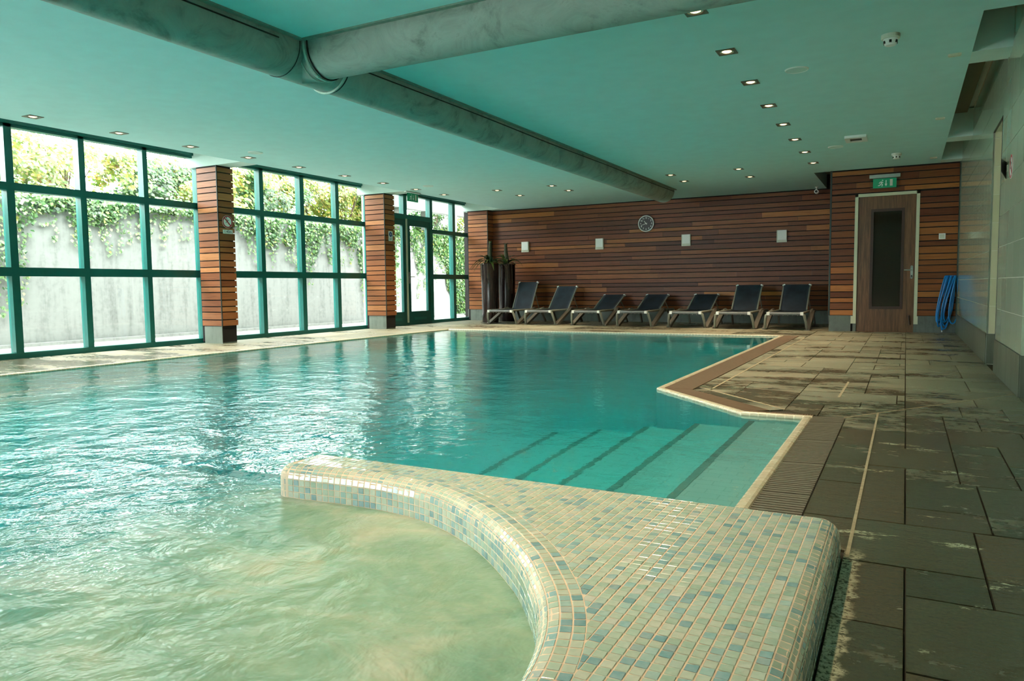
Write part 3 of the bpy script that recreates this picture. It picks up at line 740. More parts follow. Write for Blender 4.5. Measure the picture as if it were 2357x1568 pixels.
# outer frame wall above windows and between recess beams
wl = MB().box(-9.3, XW-.02, -3.6, 15.2, 2.80, 3.2).box(-9.3, XW-.0, 7.47, 7.62, 0, 2.9).box(-9.3, XW, 11.26, 11.34, 0, 2.9).box(-9.3, XW, 3.56, 3.85, 0, 2.9).box(-9.3, XW, 15.15, 15.3, 0, 2.9)
wl = wl.build('wall_left', M['ceiling_pale']); tag(wl, 'pale window wall framing the glazing', None, None, 'structure')

# ------------------------------------------------------------------ ceiling
ce = MB().box(-8.12, -1.346, -3.6, YB+.1, ZC, ZC+.25).box(-1.346, .405, -3.6, YD+.05, ZC, ZC+.25).box(.405, 2.7, -3.6, 5.82, ZC, ZC+.25)
ce = ce.build('ceiling', M['ceiling']); tag(ce, 'low aqua painted ceiling over the pool', None, None, 'structure')
MB().box(-9.4, 2.8, -3.7, YB+.3, ZT+.02, ZT+.1).build('upper_slab', M['ceiling_pale'], ce)
for (y0, y1, xf) in PILLARS: MB().box(-9.2, -8.12, y0, y1, ZC, ZT).build('recess_beam', M['ceiling_pale'], ce)
for y0, y1 in ((6.80, 7.15), (10.63, 10.95)): MB().box(.405, XR+.05, y0, y1, ZC, ZT).build('recess_beam', M['ceiling_pale'], ce)
MB().box(.405, XR+.05, 12.5, YD+.05, ZC, ZT).build('recess_beam', M['ceiling_pale'], ce)
for y0, y1 in ((5.82, 6.72), (7.2, 10.55), (11.0, 12.45)): MB().box(.40, .60, y0, y1, ZT-.06, ZT-.03).build('recess_panel', M['shade_panel'], ce)
MB().box(-1.4, XC+.1, YD+.04, YB, ZC+.25, ZC+.3).build('recess_panel', M['ceiling_pale'], ce)

# ------------------------------------------------------------------ right wall
wr = MB().box(XR+.006, XR+.3, 8.08, YD+.1, -.1, 2.9).box(XR+.006, XR+.3, 5.77, 7.35, -.1, 2.9).box(XR+.006, XR+.3, 7.35, 8.08, 2.12, 2.9).box(XR+.3, 2.7, 5.77, 6.2, -.1, 2.9).box(XR+.3, XR+.5, 6.2, YD, -.1, 2.9)
wr.box(2.6, 2.8, -3.6, 5.8, -.1, 2.9)
wr = wr.build('wall_right', M['tile_joint']); tag(wr, 'glossy pale green tiled wall on the right', None, None, 'structure')
TH, TW = .255, .33
def wtile(y0, y1, z0, z1): piece('wall_tile', M['wall_tile'], wr, XR, XR+.01, y0+.0018, y1-.0018, z0+.0018, z1-.0018)
z = .28
while z < 2.8:
    z1 = min(z+TH, 2.85)
    y = YD
    while y > 8.081:
        a = max(y-TW, 8.08); wtile(a, y, z, z1); y = a
    y = 7.35
    while y > 5.771:
        a = max(y-TW, 5.77); wtile(a, y, z, z1); y = a
    if z > 2.0:
        for a, c in ((7.35, 7.68), (7.68, 8.08)): wtile(a, c, max(z, 2.12), z1)
    z = z1
z = .28
while z < 2.11:
    z1 = min(z+TH, 2.12); piece('reveal_tile', M['wall_tile_cream'], wr, XR+.012, XR+.3, 8.074, 8.084, z+.002, z1-.002)
    x = XR+.002
    while x < 2.6 and True:
        piece('wall_tile', M['wall_tile'], wr, x+.002, min(x+TW, 2.6)-.002, 5.764, 5.774, z+.002, z1-.002); x += TW
    z = z1
piece('edge_trim', M['steel'], wr, XR-.002, XR+.012, 8.074, 8.082, .0, 2.12); piece('edge_trim', M['black'], wr, XR-.002, XR+.012, 7.347, 7.352, 0.0, 2.125)
piece('edge_trim', M['black'], wr, XR-.002, XR+.012, 7.35, 8.08, 2.112, 2.12)
br_ = MB().box(XR+.004, XR+.02, 8.08, YD, -.01, .28).box(XR+.004, XR+.02, 5.77, 7.35, -.01, .28).build('baseboard_right', M['tile_joint']); tag(br_, 'dark grey tiled skirting along the right wall', None, None, 'structure')
for lo, hi in ((8.08, YD), (5.77, 7.35)):
    y = hi
    while y > lo+.001:
        a = max(y-.3, lo); piece('skirting_tile', M['base_tile'], br_, XR-.008, XR+.006, a+.0015, y-.0015, .002, .279); y = a
piece('skirting_tile', M['base_tile'], br_, XR, XR+.3, 8.066, 8.08, .0, .279); piece('skirting_tile', M['base_tile'], br_, XR, XR+1.0, 5.758, 5.772, .0, .279)
wn = MB().box(-9.4, -8.9, -3.8, -3.6, -.1, 2.9).box(-5.2, 2.8, -3.8, -3.6, -.1, 2.9).box(-9.4, 2.8, -3.8, -3.6, 2.5, 2.9).build('wall_near', M['ceiling_pale']); tag(wn, 'pale wall behind the camera', None, None, 'structure')
w6 = empty('window_unseen_fill', (-7.05, -3.6, 0)); tag(w6, 'unseen teal framed glazing added behind the camera for light', None, None, 'structure')  # unseen glazing added to bring in light from behind the camera
for k in range(5): MB().box(-1.85+k*.925-.035, -1.85+k*.925+.035, -.11, 0, 0, 2.5).build('post', M['frame'], w6)
for z0, z1 in ((-.01, .065), (.957, 1.06), (1.945, 2.033), (2.42, 2.5)): MB().box(-1.85, 1.85, -.11, 0, z0, z1).build('transom', M['frame'], w6)
for k in range(4): MB().box(-1.85+k*.925, -1.85+(k+1)*.925, -.075, -.069, .05, 2.45).build('pane', M['glass'], w6)

# ------------------------------------------------------------------ interior door
d2 = empty('door_2', (-.29, YD, 0)); tag(d2, 'brown wood veneer door with dark glass panel and pale frame', None, None, 'structure')
ox = -.29
MB().box(DX0-ox, DX0+.045-ox, -.012, .05, .125, DZ).box(DX1-.045-ox, DX1-ox, -.012, .05, .125, DZ).box(DX0-ox, DX1-ox, -.012, .05, DZ-.045, DZ).build('door_frame', M['door_frame'], d2)
MB().box(DX0-.03-ox, DX0+.045-ox, -.014, .05, .125, .245).box(DX1-.045-ox, DX1+.012-ox, -.014, .05, .125, .245).build('frame_foot', M['door_frame'], d2)
MB().box(DX0-ox, DX0+.045-ox, -.008, .05, 0, .125).box(DX1-.045-ox, DX1-ox, -.008, .05, 0, .125).build('plinth_block', M['plinth'], d2)
x0, x1 = DX0+.047-ox, DX1-.047-ox
gx0, gx1, gz0, gz1 = -.507-ox, -.042-ox, .353, 1.898
leaf = MB().box(x0, gx0, .015, .055, .006, 2.093).box(gx1, x1, .015, .055, .006, 2.093).box(gx0, gx1, .015, .055, .006, gz0).box(gx0, gx1, .015, .055, gz1, 2.093).build('door_leaf', M['door_wood'], d2)
f = .04
MB().box(gx0, gx0+f, .004, .05, gz0, gz1).box(gx1-f, gx1, .004, .05, gz0, gz1).box(gx0+f, gx1-f, .004, .05, gz0, gz0+f).box(gx0+f, gx1-f, .004, .05, gz1-f, gz1).build('glazing_bead', M['door_wood_dark'], leaf)
MB().box(gx0+f-.005, gx1-f+.005, .025, .032, gz0+f-.005, gz1-f+.005).build('pane', M['dark_glass'], leaf)
hp = MB().box(.052-ox, .087-ox, .005, .016, .835, 1.002)
for zz in (.835, 1.002): hp.lathe([(.0175, 0), (.0175, .011)], 16); hp.v[-32:] = [(v[0]+.0695-ox, .005+v[2], v[1]+zz) for v in hp.v[-32:]]
hp = hp.build('handle_plate', M['steel'], leaf)
MB().tube([(.0695-ox, .01, .95), (.0695-ox, -.04, .95), (.05-ox, -.048, .95), (-.035-ox, -.048, .95)], .009).build('lever', M['steel'], hp)
MB().tube([(.0695-ox, .004, .86), (.0695-ox, -.004, .86)], .011, 12).build('lock_cylinder', M['black'], hp)
MB().tube([(.045-ox, .012, .25), (.045-ox, -.02, .25), (.06-ox, -.02, .12), (.06-ox, .012, .12)], .012, 6).build('door_stop', M['door_wood_dark'], leaf)
MB().box(x0, x1, .01, .03, 0, .006).build('threshold', M['timber'], d2)

# ------------------------------------------------------------------ fabric air duct
duct = empty('air_duct', (-4.02, 8.0, ZC)); tag(duct, 'half round grey fabric air duct under the ceiling with a side branch', 'air duct')
DR, DHT = .198, .03
def uprof(k=20): return [(DR, 0), (DR, -DHT)]+[(DR*cos(a), -DHT-DR*sin(a)) for a in [pi*i/k for i in range(1, k)]]+[(-DR, -DHT), (-DR, 0)]
def half_duct(name, a, b, closed):
    """run along a->b (2D, ceiling level), both in world, built relative to the duct empty"""
    a, b = Vector(a), Vector(b); d = (b-a).normalized(); n = Vector((d.y, -d.x)); pr = uprof(); m_ = MB(); k = len(pr); vs = []
    N = 40
    for i in range(N+1):
        p = a+(b-a)*i/N
        vs += [(p.x+n.x*u+4.02, p.y+n.y*u-8.0, w-.001) for u, w in pr]
    m_.add(vs, [(i*k+j, i*k+j+1, (i+1)*k+j+1, (i+1)*k+j) for i in range(N) for j in range(k-1)]+[tuple(range(k)), tuple(N*k+j for j in range(k))[::-1]])
    return m_.build(name, M['duct'], duct, smooth=False)
def uring(p, d, off, r, name, mat, parent=duct):
    p, d = Vector(p), Vector(d); n = Vector((d.y, -d.x))
    MB().tube([(p.x+n.x*u*(1+off/DR)+4.02, p.y+n.y*u*(1+off/DR)-8.0, w*(1+off/DR)) for u, w in uprof()], r, 6).build(name, mat, parent)
mr = half_duct('main_run', (-4.02, -2.5), (-4.02, 13.55), True)
brn = half_duct('branch_run', (-4.02, 4.22), (2.4, 4.22), True)
for p in (mr, brn): 
    for poly in p.data.polygons: poly.use_smooth = len(poly.vertices) == 4
# ceiling rails and seams
def rail(x0, x1, y0, y1, z0, z1, name, mat, par): MB().box(x0+4.02, x1+4.02, y0-8, y1-8, z0-ZC, z1-ZC).build(name, mat, par)
for sx_ in (-1, 1):
    xa = -4.02+sx_*(DR+.0); 
    if sx_ > 0:
        rail(xa, xa+.035, 4.44, 13.58, ZC-.012, ZC, 'ceiling_rail', M['duct_trim'], mr); rail(xa, xa+.035, -2.5, 4.0, ZC-.012, ZC, 'ceiling_rail', M['duct_trim'], mr)
    else: rail(xa-.035, xa, -2.5, 13.58, ZC-.012, ZC, 'ceiling_rail', M['duct_trim'], mr)
for yy in (-1, 1):
    ya = 4.22+yy*DR; rail(-3.80, 2.4, min(ya, ya+yy*.035), max(ya, ya+yy*.035), ZC-.012, ZC, 'ceiling_rail', M['duct_trim'], brn)
MB().tube([(-4.02+DR+.004+4.02, y_-8, -.045-.004*sin(y_*1.7)) for y_ in [4.5+i*.2 for i in range(46)]], .005, 6).build('seam', M['duct_seam'], mr)
MB().tube([(-4.02+DR+.004+4.02, y_-8, -.045) for y_ in [-2.4+i*.2 for i in range(32)]], .005, 6).build('seam', M['duct_seam'], mr)
uring((-4.02, 4.0), (0, 1), .003, .003, 'seam', M['duct_seam'], mr); uring((-4.02, 4.50), (0, 1), .006, .012, 'collar', M['duct_collar'], mr); uring((-4.02, 4.53), (0, 1), .003, .005, 'seam', M['duct_seam'], mr)
for x_, r_, mt, nm in ((-3.80, .012, 'duct_collar', 'collar'), (-3.77, .005, 'duct_seam', 'seam'), (-3.86, .004, 'duct_collar', 'collar')):
    uring((x_, 4.22), (1, 0), .006, r_, nm, M[mt], brn)

# ------------------------------------------------------------------ downlights
trim_b = MB()
for a in range(1):
    s = .07; i_ = .052
    trim_b.add([(-s, -s, -.006), (s, -s, -.006), (s, s, -.006), (-s, s, -.006)]+[(i_*cos(2*pi*k/24), i_*sin(2*pi*k/24), -.006) for k in range(24)], [])
bmx = bmesh.new()
ov = [bmx.verts.new((x, y, -.006)) for x, y in ((-.07, -.07), (.07, -.07), (.07, .07), (-.07, .07))]
iv = [bmx.verts.new((.052*cos(2*pi*k/24), .052*sin(2*pi*k/24), -.006)) for k in range(24)]
iu = [bmx.verts.new((.044*cos(2*pi*k/24), .044*sin(2*pi*k/24), .02)) for k in range(24)]
ou = [bmx.verts.new((v.co.x, v.co.y, .0)) for v in ov]
for q in range(4):
    # corner fans: ring quarter q between corners
    k0 = 15+6*q
    ring = [iv[(k0+j) % 24] for j in range(7)]
    bmx.faces.new([ov[q], ov[(q+1) % 4]]+ring[::-1]) if False else None
for q in range(4):
    k0 = (15+6*q) % 24
    for j in range(6): bmx.faces.new((ov[q] if j < 3 else ov[(q+1) % 4], iv[(k0+j+1) % 24], iv[(k0+j) % 24]))
    bmx.faces.new((ov[q], ov[(q+1) % 4], iv[(k0+3) % 24])); bmx.faces.new((ov[(q+1) % 4], ov[q], ou[q], ou[(q+1) % 4]))
for k in range(24): bmx.faces.new((iv[k], iv[(k+1) % 24], iu[(k+1) % 24], iu[k]))
trim_me = bpy.data.meshes.new('lamp_trim'); bmx.to_mesh(trim_me); bmx.free(); trim_me.materials.append(M['lamp_trim'])
lamp_me = MB().lathe([(.001, .006), (.024, .003), (.042, .012), (.0435, .018)], 24, cap0=False, cap1=True).mesh('lamp', M['lamp'], True)
spot_d = bpy.data.lights.new('downlight_beam', 'SPOT'); spot_d.energy = LAMP_W; spot_d.color = (1, .77, .52); spot_d.spot_size = 1.5; spot_d.spot_blend = .9; spot_d.shadow_soft_size = .09
def downlight(x, y, label, group):
    e = empty('downlight', (x, y, ZC)); tag(e, label, 'downlight', group)
    obj_of('trim', trim_me, e); obj_of('lamp', lamp_me, e, (0, 0, -.009))
    b_ = bpy.data.objects.new('beam', spot_d); link(b_, e); b_.location = (0, 0, -.02)
ORD = ['first', 'second', 'third', 'fourth', 'fifth', 'sixth', 'seventh', 'eighth', 'ninth', 'tenth', 'eleventh']
for i, y in enumerate((4.88, 5.83, 6.80, 7.77, 8.75, 9.73, 10.72, 11.74)):
    downlight(-1.245, y, 'square warm downlight, %s from the top of the right-hand row' % ORD[i], 'downlights in the right-hand row')
for i, y in enumerate((4.37, 5.29, 6.22, 7.12, 8.05, 9.03, 9.99, 10.93, 11.84)):
    downlight(-7.78, y, 'small warm downlight along the windows, %s from the left' % ORD[i], 'downlights along the window side')
for x, y, l in ((-2.31, 11.73, 'warm downlight of the pair above the right loungers, nearer the water'), (-2.31, 12.67, 'warm downlight of the pair above the right loungers, nearer the wall'),
                (-3.38, 11.76, 'warm downlight just right of the duct end, upper one'), (-3.38, 12.58, 'half lit downlight just right of the duct end, lower one'),
                (-5.53, 11.85, 'warm downlight left of the duct end, upper one of its pair'), (-5.53, 12.59, 'half lit downlight left of the duct end, lower one of its pair'),
                (-6.63, 11.85, 'warm downlight above the potted plants, upper one'), (-6.63, 12.75, 'warm downlight above the potted plants, lower one nearest the wall')):
    downlight(x, y, l, 'downlights over the loungers')
# unseen lamps on the same grid; right-hand ones put in to light the ledge
for y, q in ((3.9, 'first'), (2.9, 'second'), (1.9, 'third'), (.9, 'fourth')): downlight(-1.245, y, 'unseen ceiling downlight of the right-hand row beyond the top edge, '+q+' one', 'downlights out of the picture')
for y, q in ((3.4, 'nearest'), (2.4, 'middle'), (1.4, 'farthest')): downlight(-7.78, y, 'ceiling downlight of the window row beyond the left edge, '+q+' one', 'downlights out of the picture')

# ------------------------------------------------------------------ ceiling devices
def smoke(x, y, label):
    e = empty('smoke_detector', (x, y, ZC)); tag(e, label, 'smoke detector', 'smoke detectors')
    MB().lathe([(.058, -.03), (.062, -.024), (.062, 0)], 24, cap1=False).build('base', M['offwhite'], e)
    h_ = MB().lathe([(.034, -.075), (.040, -.068), (.048, -.03)], 24, cap1=False).build('head', M['white'], e)
    for k in range(6):
        a = k*pi/3; MB().box(-.008, .008, .038, .048, -.062, -.044).xf(Matrix.Rotation(a, 4, 'Z')).build('vent_slot', M['black'], h_)
smoke(-.14, 6.04, 'white smoke detector with vent slots near the top right'); smoke(-.16, 11.52, 'small white smoke detector on the ceiling before the exit sign')
def disc(x, y, label):
    e = empty('ceiling_speaker', (x, y, ZC)); tag(e, label, 'speaker', 'round ceiling speakers')
    MB().lathe([(.085, -.006), (.088, -.009), (.094, 0)], 32, cap0=False, cap1=False).build('rim', M['white'], e); MB().lathe([(.001, -.005), (.085, -.006)], 32, cap0=False, cap1=False).build('grille', M['ceiling_pale'], e)
disc(-.84, 6.6, 'flush round ceiling speaker beside the right-hand lamp row'); disc(-.85, 10.53, 'flush round ceiling speaker beside the square vent'); disc(-7.42, 6.91, 'flush round ceiling speaker above the no diving pillar'); disc(-7.35, 10.69, 'flush round ceiling speaker above the glass door')
for x, y, l in ((.29, 6.79, 'small cream sensor box at the ceiling edge, nearest the camera'), (.28, 9.3, 'small cream sensor box at the ceiling edge, middle one'), (.30, 12.16, 'small cream sensor box at the ceiling edge by the door')):
    e = empty('sensor_box', (x, y, ZC)); tag(e, l, 'sensor', 'sensor boxes'); MB().box(-.04, .04, -.02, .02, -.018, 0).build('housing', M['cream'], e)
    MB().box(-.046, -.04, -.014, .014, -.014, 0).box(.04, .046, -.014, .014, -.014, 0).build('end_cap', M['offwhite'], e); MB().box(-.03, .03, -.0205, -.02, -.013, -.005).build('lens', M['door_frame'], e)
e = empty('ceiling_vent', (-.58, 10.01, ZC)); tag(e, 'square white ceiling vent with dark grille', 'vent')
MB().box(-.12, .12, -.17, -.09, -.03, 0).box(-.12, .12, .09, .17, -.03, 0).box(-.12, -.065, -.09, .09, -.03, 0).box(.065, .12, -.09, .09, -.03, 0).build('frame', M['white'], e)
MB().box(-.065, .065, -.09, .09, -.006, 0).build('backing', M['black'], e)
for k in range(6): MB().box(-.065, .065, -.085+k*.03, -.068+k*.03, -.022, -.006).build('slat', M['grille'], e)
e = empty('security_camera', (-1.49, 14.66, ZC)); tag(e, 'small white security camera under the ceiling by the timber corner', 'camera')
MB().lathe([(.03, -.012), (.03, 0)], 16).build('mount', M['white'], e); MB().tube([(0, 0, -.01), (0, 0, -.06)], .009).build('arm', M['white'], e)
bd_ = MB().tube([(0, .06, -.09), (0, -.06, -.09)], .036, 16).build('body', M['white'], e); MB().tube([(0, -.06, -.09), (0, -.066, -.09)], .022, 14).build('lens', M['black'], bd_)

# ------------------------------------------------------------------ lettering
def text_mesh(txt, size, mat, name='lettering', bold=.0):
    c = bpy.data.curves.new(name, 'FONT'); c.body = txt; c.size = size; c.align_x = 'CENTER'; c.align_y = 'CENTER'; c.extrude = .0006; c.resolution_u = 3; c.offset = bold
    o = bpy.data.objects.new(name, c); COL.objects.link(o); dg = bpy.context.evaluated_depsgraph_get(); dg.update()
    me = bpy.data.meshes.new_from_object(o.evaluated_get(dg)); bpy.data.objects.remove(o); me.materials.clear(); me.materials.append(mat); return me
# sign space: x right, y up, z towards the viewer
def sign_root(name, loc, rot, label, cat): 
    e = empty(name, loc); e.rotation_euler = rot; return tag(e, label, cat)
def disc_mb(r, z0, z1, n=40): return MB().lathe([(r, z0), (r, z1)], n)
def ring_mb(r0, r1, z0, z1, n=40): return MB().lathe([(r0, z0), (r0, z1), (r1, z1), (r1, z0)], n, cap0=False, cap1=False)
def bars(segs, w, z0, z1):
    b = MB()
    for (a, c) in segs:
        a, c = Vector(a), Vector(c); d = (c-a).normalized(); n = Vector((-d.y, d.x))*w/2; b.prism([tuple(a+n), tuple(a-n), tuple(c-n), tuple(c+n)], z0, z1)
    return b
FACE_X = (pi/2, 0, pi/2)       # sign facing +x
FACE_Y = (pi/2, 0, 0)          # sign facing -y
FACE_NX = (pi/2, 0, -pi/2)     # sign facing -x
def no_diving(loc, rot, label, r=.09):
    e = sign_root('no_diving_sign', loc, rot, label, 'sign')
    disc_mb(r, 0, .003).build('plate', M['white'], e); ring_mb(r*.78, r*.97, .003, .004).build('red_ring', M['red'], e)
    pic = bars([((-.012, .045*r/.09), (.006, .0)), ((.006, .0), (.02, -.035)), ((.0, .012), (.026, .028)), ((-.002, .004), (-.03, -.012))], .010, .003, .0042)
    pic.add([(-.018+.011*cos(2*pi*k/12), .058+.011*sin(2*pi*k/12), .0042) for k in range(12)], [tuple(range(12))]); pic.build('diver_pictogram', M['grey_text'], e)
    bars([((-r*.58, r*.58), (r*.58, -r*.58))], r*.18, .003, .005).build('slash', M['red'], e)
    return e
no_diving((-8.609, 7.45, 1.745), FACE_X, 'round red and white no diving sign on the timber pillar')
e = sign_root('depth_sign', (-8.609, 7.45, 1.603), FACE_X, 'small white depth sign reading 1.40m on the timber pillar', 'sign')
MB().box(-.085, .085, -.028, .028, 0, .003).build('plate', M['white'], e); o = obj_of('lettering', text_mesh('1.40m', .055, M['grey_text'], bold=.001), e, (0, 0, .0036))
e = sign_root('pool_rule_sign', (-8.569, 11.19, 1.745), FACE_X, 'white sign with a blue disc on the pillar beside the glass door', 'sign')
MB().box(-.06, .06, -.092, .092, 0, .003).build('plate', M['white'], e); dsc = disc_mb(.046, .003, .004).build('blue_disc', M['blue_sign'], e); dsc.location = (0, .032, 0)
bars([((-.012, .02), (.014, .0)), ((.014, .0), (-.008, -.018)), ((-.016, .0), (.01, .006))], .007, .004, .0046).build('pictogram', M['white'], dsc)
for k in range(3): MB().box(-.035, .035-.008*k, -.040-.016*k, -.033-.016*k, .003, .0036).build('text_line', M['grey_text'], e)
no_diving((XR-.001, 6.64, 1.615), FACE_NX, 'round red and white no diving sign on the tiled wall')
e = sign_root('depth_sign', (XR-.001, 6.90, 1.63), FACE_NX, 'dark folded flag sign beside the no diving sign on tiles', 'sign')
MB().add([(-.05, -.07, .002), (.05, -.02, .045), (.05, .07, .045), (-.05, .06, .002), (-.05, -.07, 0), (.05, -.02, .04), (.05, .07, .04), (-.05, .06, 0)], [(0, 1, 2, 3), (7, 6, 5, 4), (0, 4, 5, 1), (1, 5, 6, 2), (2, 6, 7, 3), (3, 7, 4, 0)]).build('plate', M['black'], e)
MB().box(-.03, .03, -.02, .03, .0, .004).build('symbol', M['offwhite'], e)
# exit signs
def man(b, s, z0, z1):
    segs = [((-.10, -.28), (.02, -.10)), ((.02, -.10), (.06, .12)), ((.06, .12), (-.12, .06)), ((.07, .10), (.22, .0)), ((.02, -.10), (.16, -.16)), ((.16, -.16), (.10, -.40)), ((-.10, -.28), (-.30, -.30)), ((-.12, .06), (-.18, -.08))]
    for (a, c) in segs:
        a, c = Vector(a)*s, Vector(c)*s; d = (c-a).normalized(); n = Vector((-d.y, d.x))*s*.045; b.prism([tuple(a+n), tuple(a-n), tuple(c-n), tuple(c+n)], z0, z1)
    b.add([(.16*s+.075*s*cos(2*pi*k/12), .27*s+.075*s*sin(2*pi*k/12), z1) for k in range(12)], [tuple(range(12))])
def exit_sign(loc, rot, label, w, h, plate=True):
    e = sign_root('exit_sign', loc, rot, label, 'sign')
    MB().box(-w*.66, w*.66, h*.5+.008, h*.5+.06, -.02, .03).build('housing', M['steel'], e)
    MB().box(-w*.62, w*.62, -h*.62, h*.5+.01, .0, .004).build('clear_plate', M['glass'], e)
    g = MB().box(-w/2, w/2, -h/2, h/2, .004, .007).build('green_panel', M['sign_green'], e)
    b = MB(); man(b, h*.95, .007, .008); b.v = [(v[0]-w*.16, v[1]+h*.04, v[2]) for v in b.v]; b.build('running_man', M['white'], g)
    b = MB(); b.box(w*.04, w*.075, -h*.1, h*.3, .007, .008); b.prism([(w*.0, -h*.08), (w*.0575, -h*.36), (w*.115, -h*.08)], .007, .008); b.build('arrow', M['white'], g)
    MB().box(w*.22, w*.34, -h*.32, h*.38, .007, .008).build('doorway_symbol', M['offwhite'], g)
    return e
exit_sign((-.327, YD-.02, 2.283), FACE_Y, 'green exit sign with running man above the brown door', .32, .142)
exit_sign((-8.07, 11.22, 2.43), (pi/2, 0, pi/2), 'green exit sign hanging from the ceiling before the glass door', .34, .15)

# ------------------------------------------------------------------ clock and wall lamps
e = empty('wall_clock', (-4.81, YB, 2.05)); e.rotation_euler = FACE_Y; tag(e, 'round black wall clock with white numerals and steel rim', 'clock')
disc_mb(.155, 0, .03).build('dial', M['black'], e); MB().lathe([(.15, .0), (.15, .04), (.16, .046), (.172, .04), (.174, 0)], 48, cap0=False, cap1=False).build('rim', M['steel'], e, smooth=True)
for hh in range(1, 13):
    a = pi/2-hh*pi/6; obj_of('numeral', text_mesh(str(hh), .046, M['white'], 'numeral', .0006), e, (.117*cos(a), .117*sin(a), .0308))
def hand(ang, L, w, z, nm):
    a = pi/2-ang; d = Vector((cos(a), sin(a))); n = Vector((-d.y, d.x))*w; MB().prism([tuple(-d*.025+n), tuple(-d*.025-n), tuple(d*L-n*.5), tuple(d*L+n*.5)], z, z+.002).build(nm, M['white'], e)
hand(2*pi*(10.7/12), .075, .007, .033, 'hour_hand'); hand(2*pi*(42/60), .118, .005, .036, 'minute_hand')
SL = ['pale square wall lamp nearest the potted plants', 'pale square wall lamp above the second and third loungers', 'pale square wall lamp below right of the clock', 'pale square wall lamp above the two rightmost loungers']
for k, (x, z) in enumerate(((-7.652, 1.667), (-5.85, 1.667), (-3.97, 1.672), (-2.123, 1.674))):
    e = empty('wall_lamp', (x, YB, z)); e.rotation_euler = FACE_Y; tag(e, SL[k], 'wall lamp', 'square wall lamps on the timber wall')
    MB().box(-.093, .093, -.117, .117, 0, .03).build('back_plate', M['offwhite'], e); MB().box(-.07, .088, -.07, .112, .04, .055).build('front_panel', M['white'], e)
    MB().box(-.05, .06, -.05, .09, .03, .04).build('spacer', M['grille'], e)
e = empty('light_switch', (.456, YD, 1.443)); e.rotation_euler = FACE_Y; tag(e, 'small white light switch right of the brown door', 'switch')
MB().box(-.043, .043, -.043, .043, 0, .01).build('plate', M['white'], e); MB().box(-.03, .03, -.03, .03, .01, .014).build('rocker', M['offwhite'], e)

# ------------------------------------------------------------------ hose
e = empty('water_hose', (.585, YD-.06, .84)); tag(e, 'coiled blue water hose hanging in the corner by the door', 'hose')
MB().box(-.06, .07, .0, .06, -.03, .0).build('hook', M['black'], e)
rr = random.Random(3)
pts = []
for k in range(9):
    off = -.075+k*.0175; bot = -.66-.16*rr.random(); sw = -.03-.09*rr.random(); wd_ = .03+.04*rr.random()
    for j in range(24):
        a = 2*pi*j/24; s_ = sin(a); c_ = cos(a)
        zz = (bot/2)*(1-c_); frac = (1-c_)/2
        pts.append((off+sw*frac*1.0+wd_*s_*(.3+frac), -.01-.012*(k % 3)+.03*s_, zz+.012))
MB().tube(pts, .0105, 7).build('hose_coil', M['hose'], e, smooth=True)
MB().tube([(-.115, -.02, -.6), (-.112, -.02, -.72), (-.10, -.02, -.80)], .010, 7).build('hose_end', M['hose'], e); MB().tube([(-.10, -.02, -.80), (-.098, -.02, -.825)], .012, 10).build('hose_coupling', M['steel'], e)

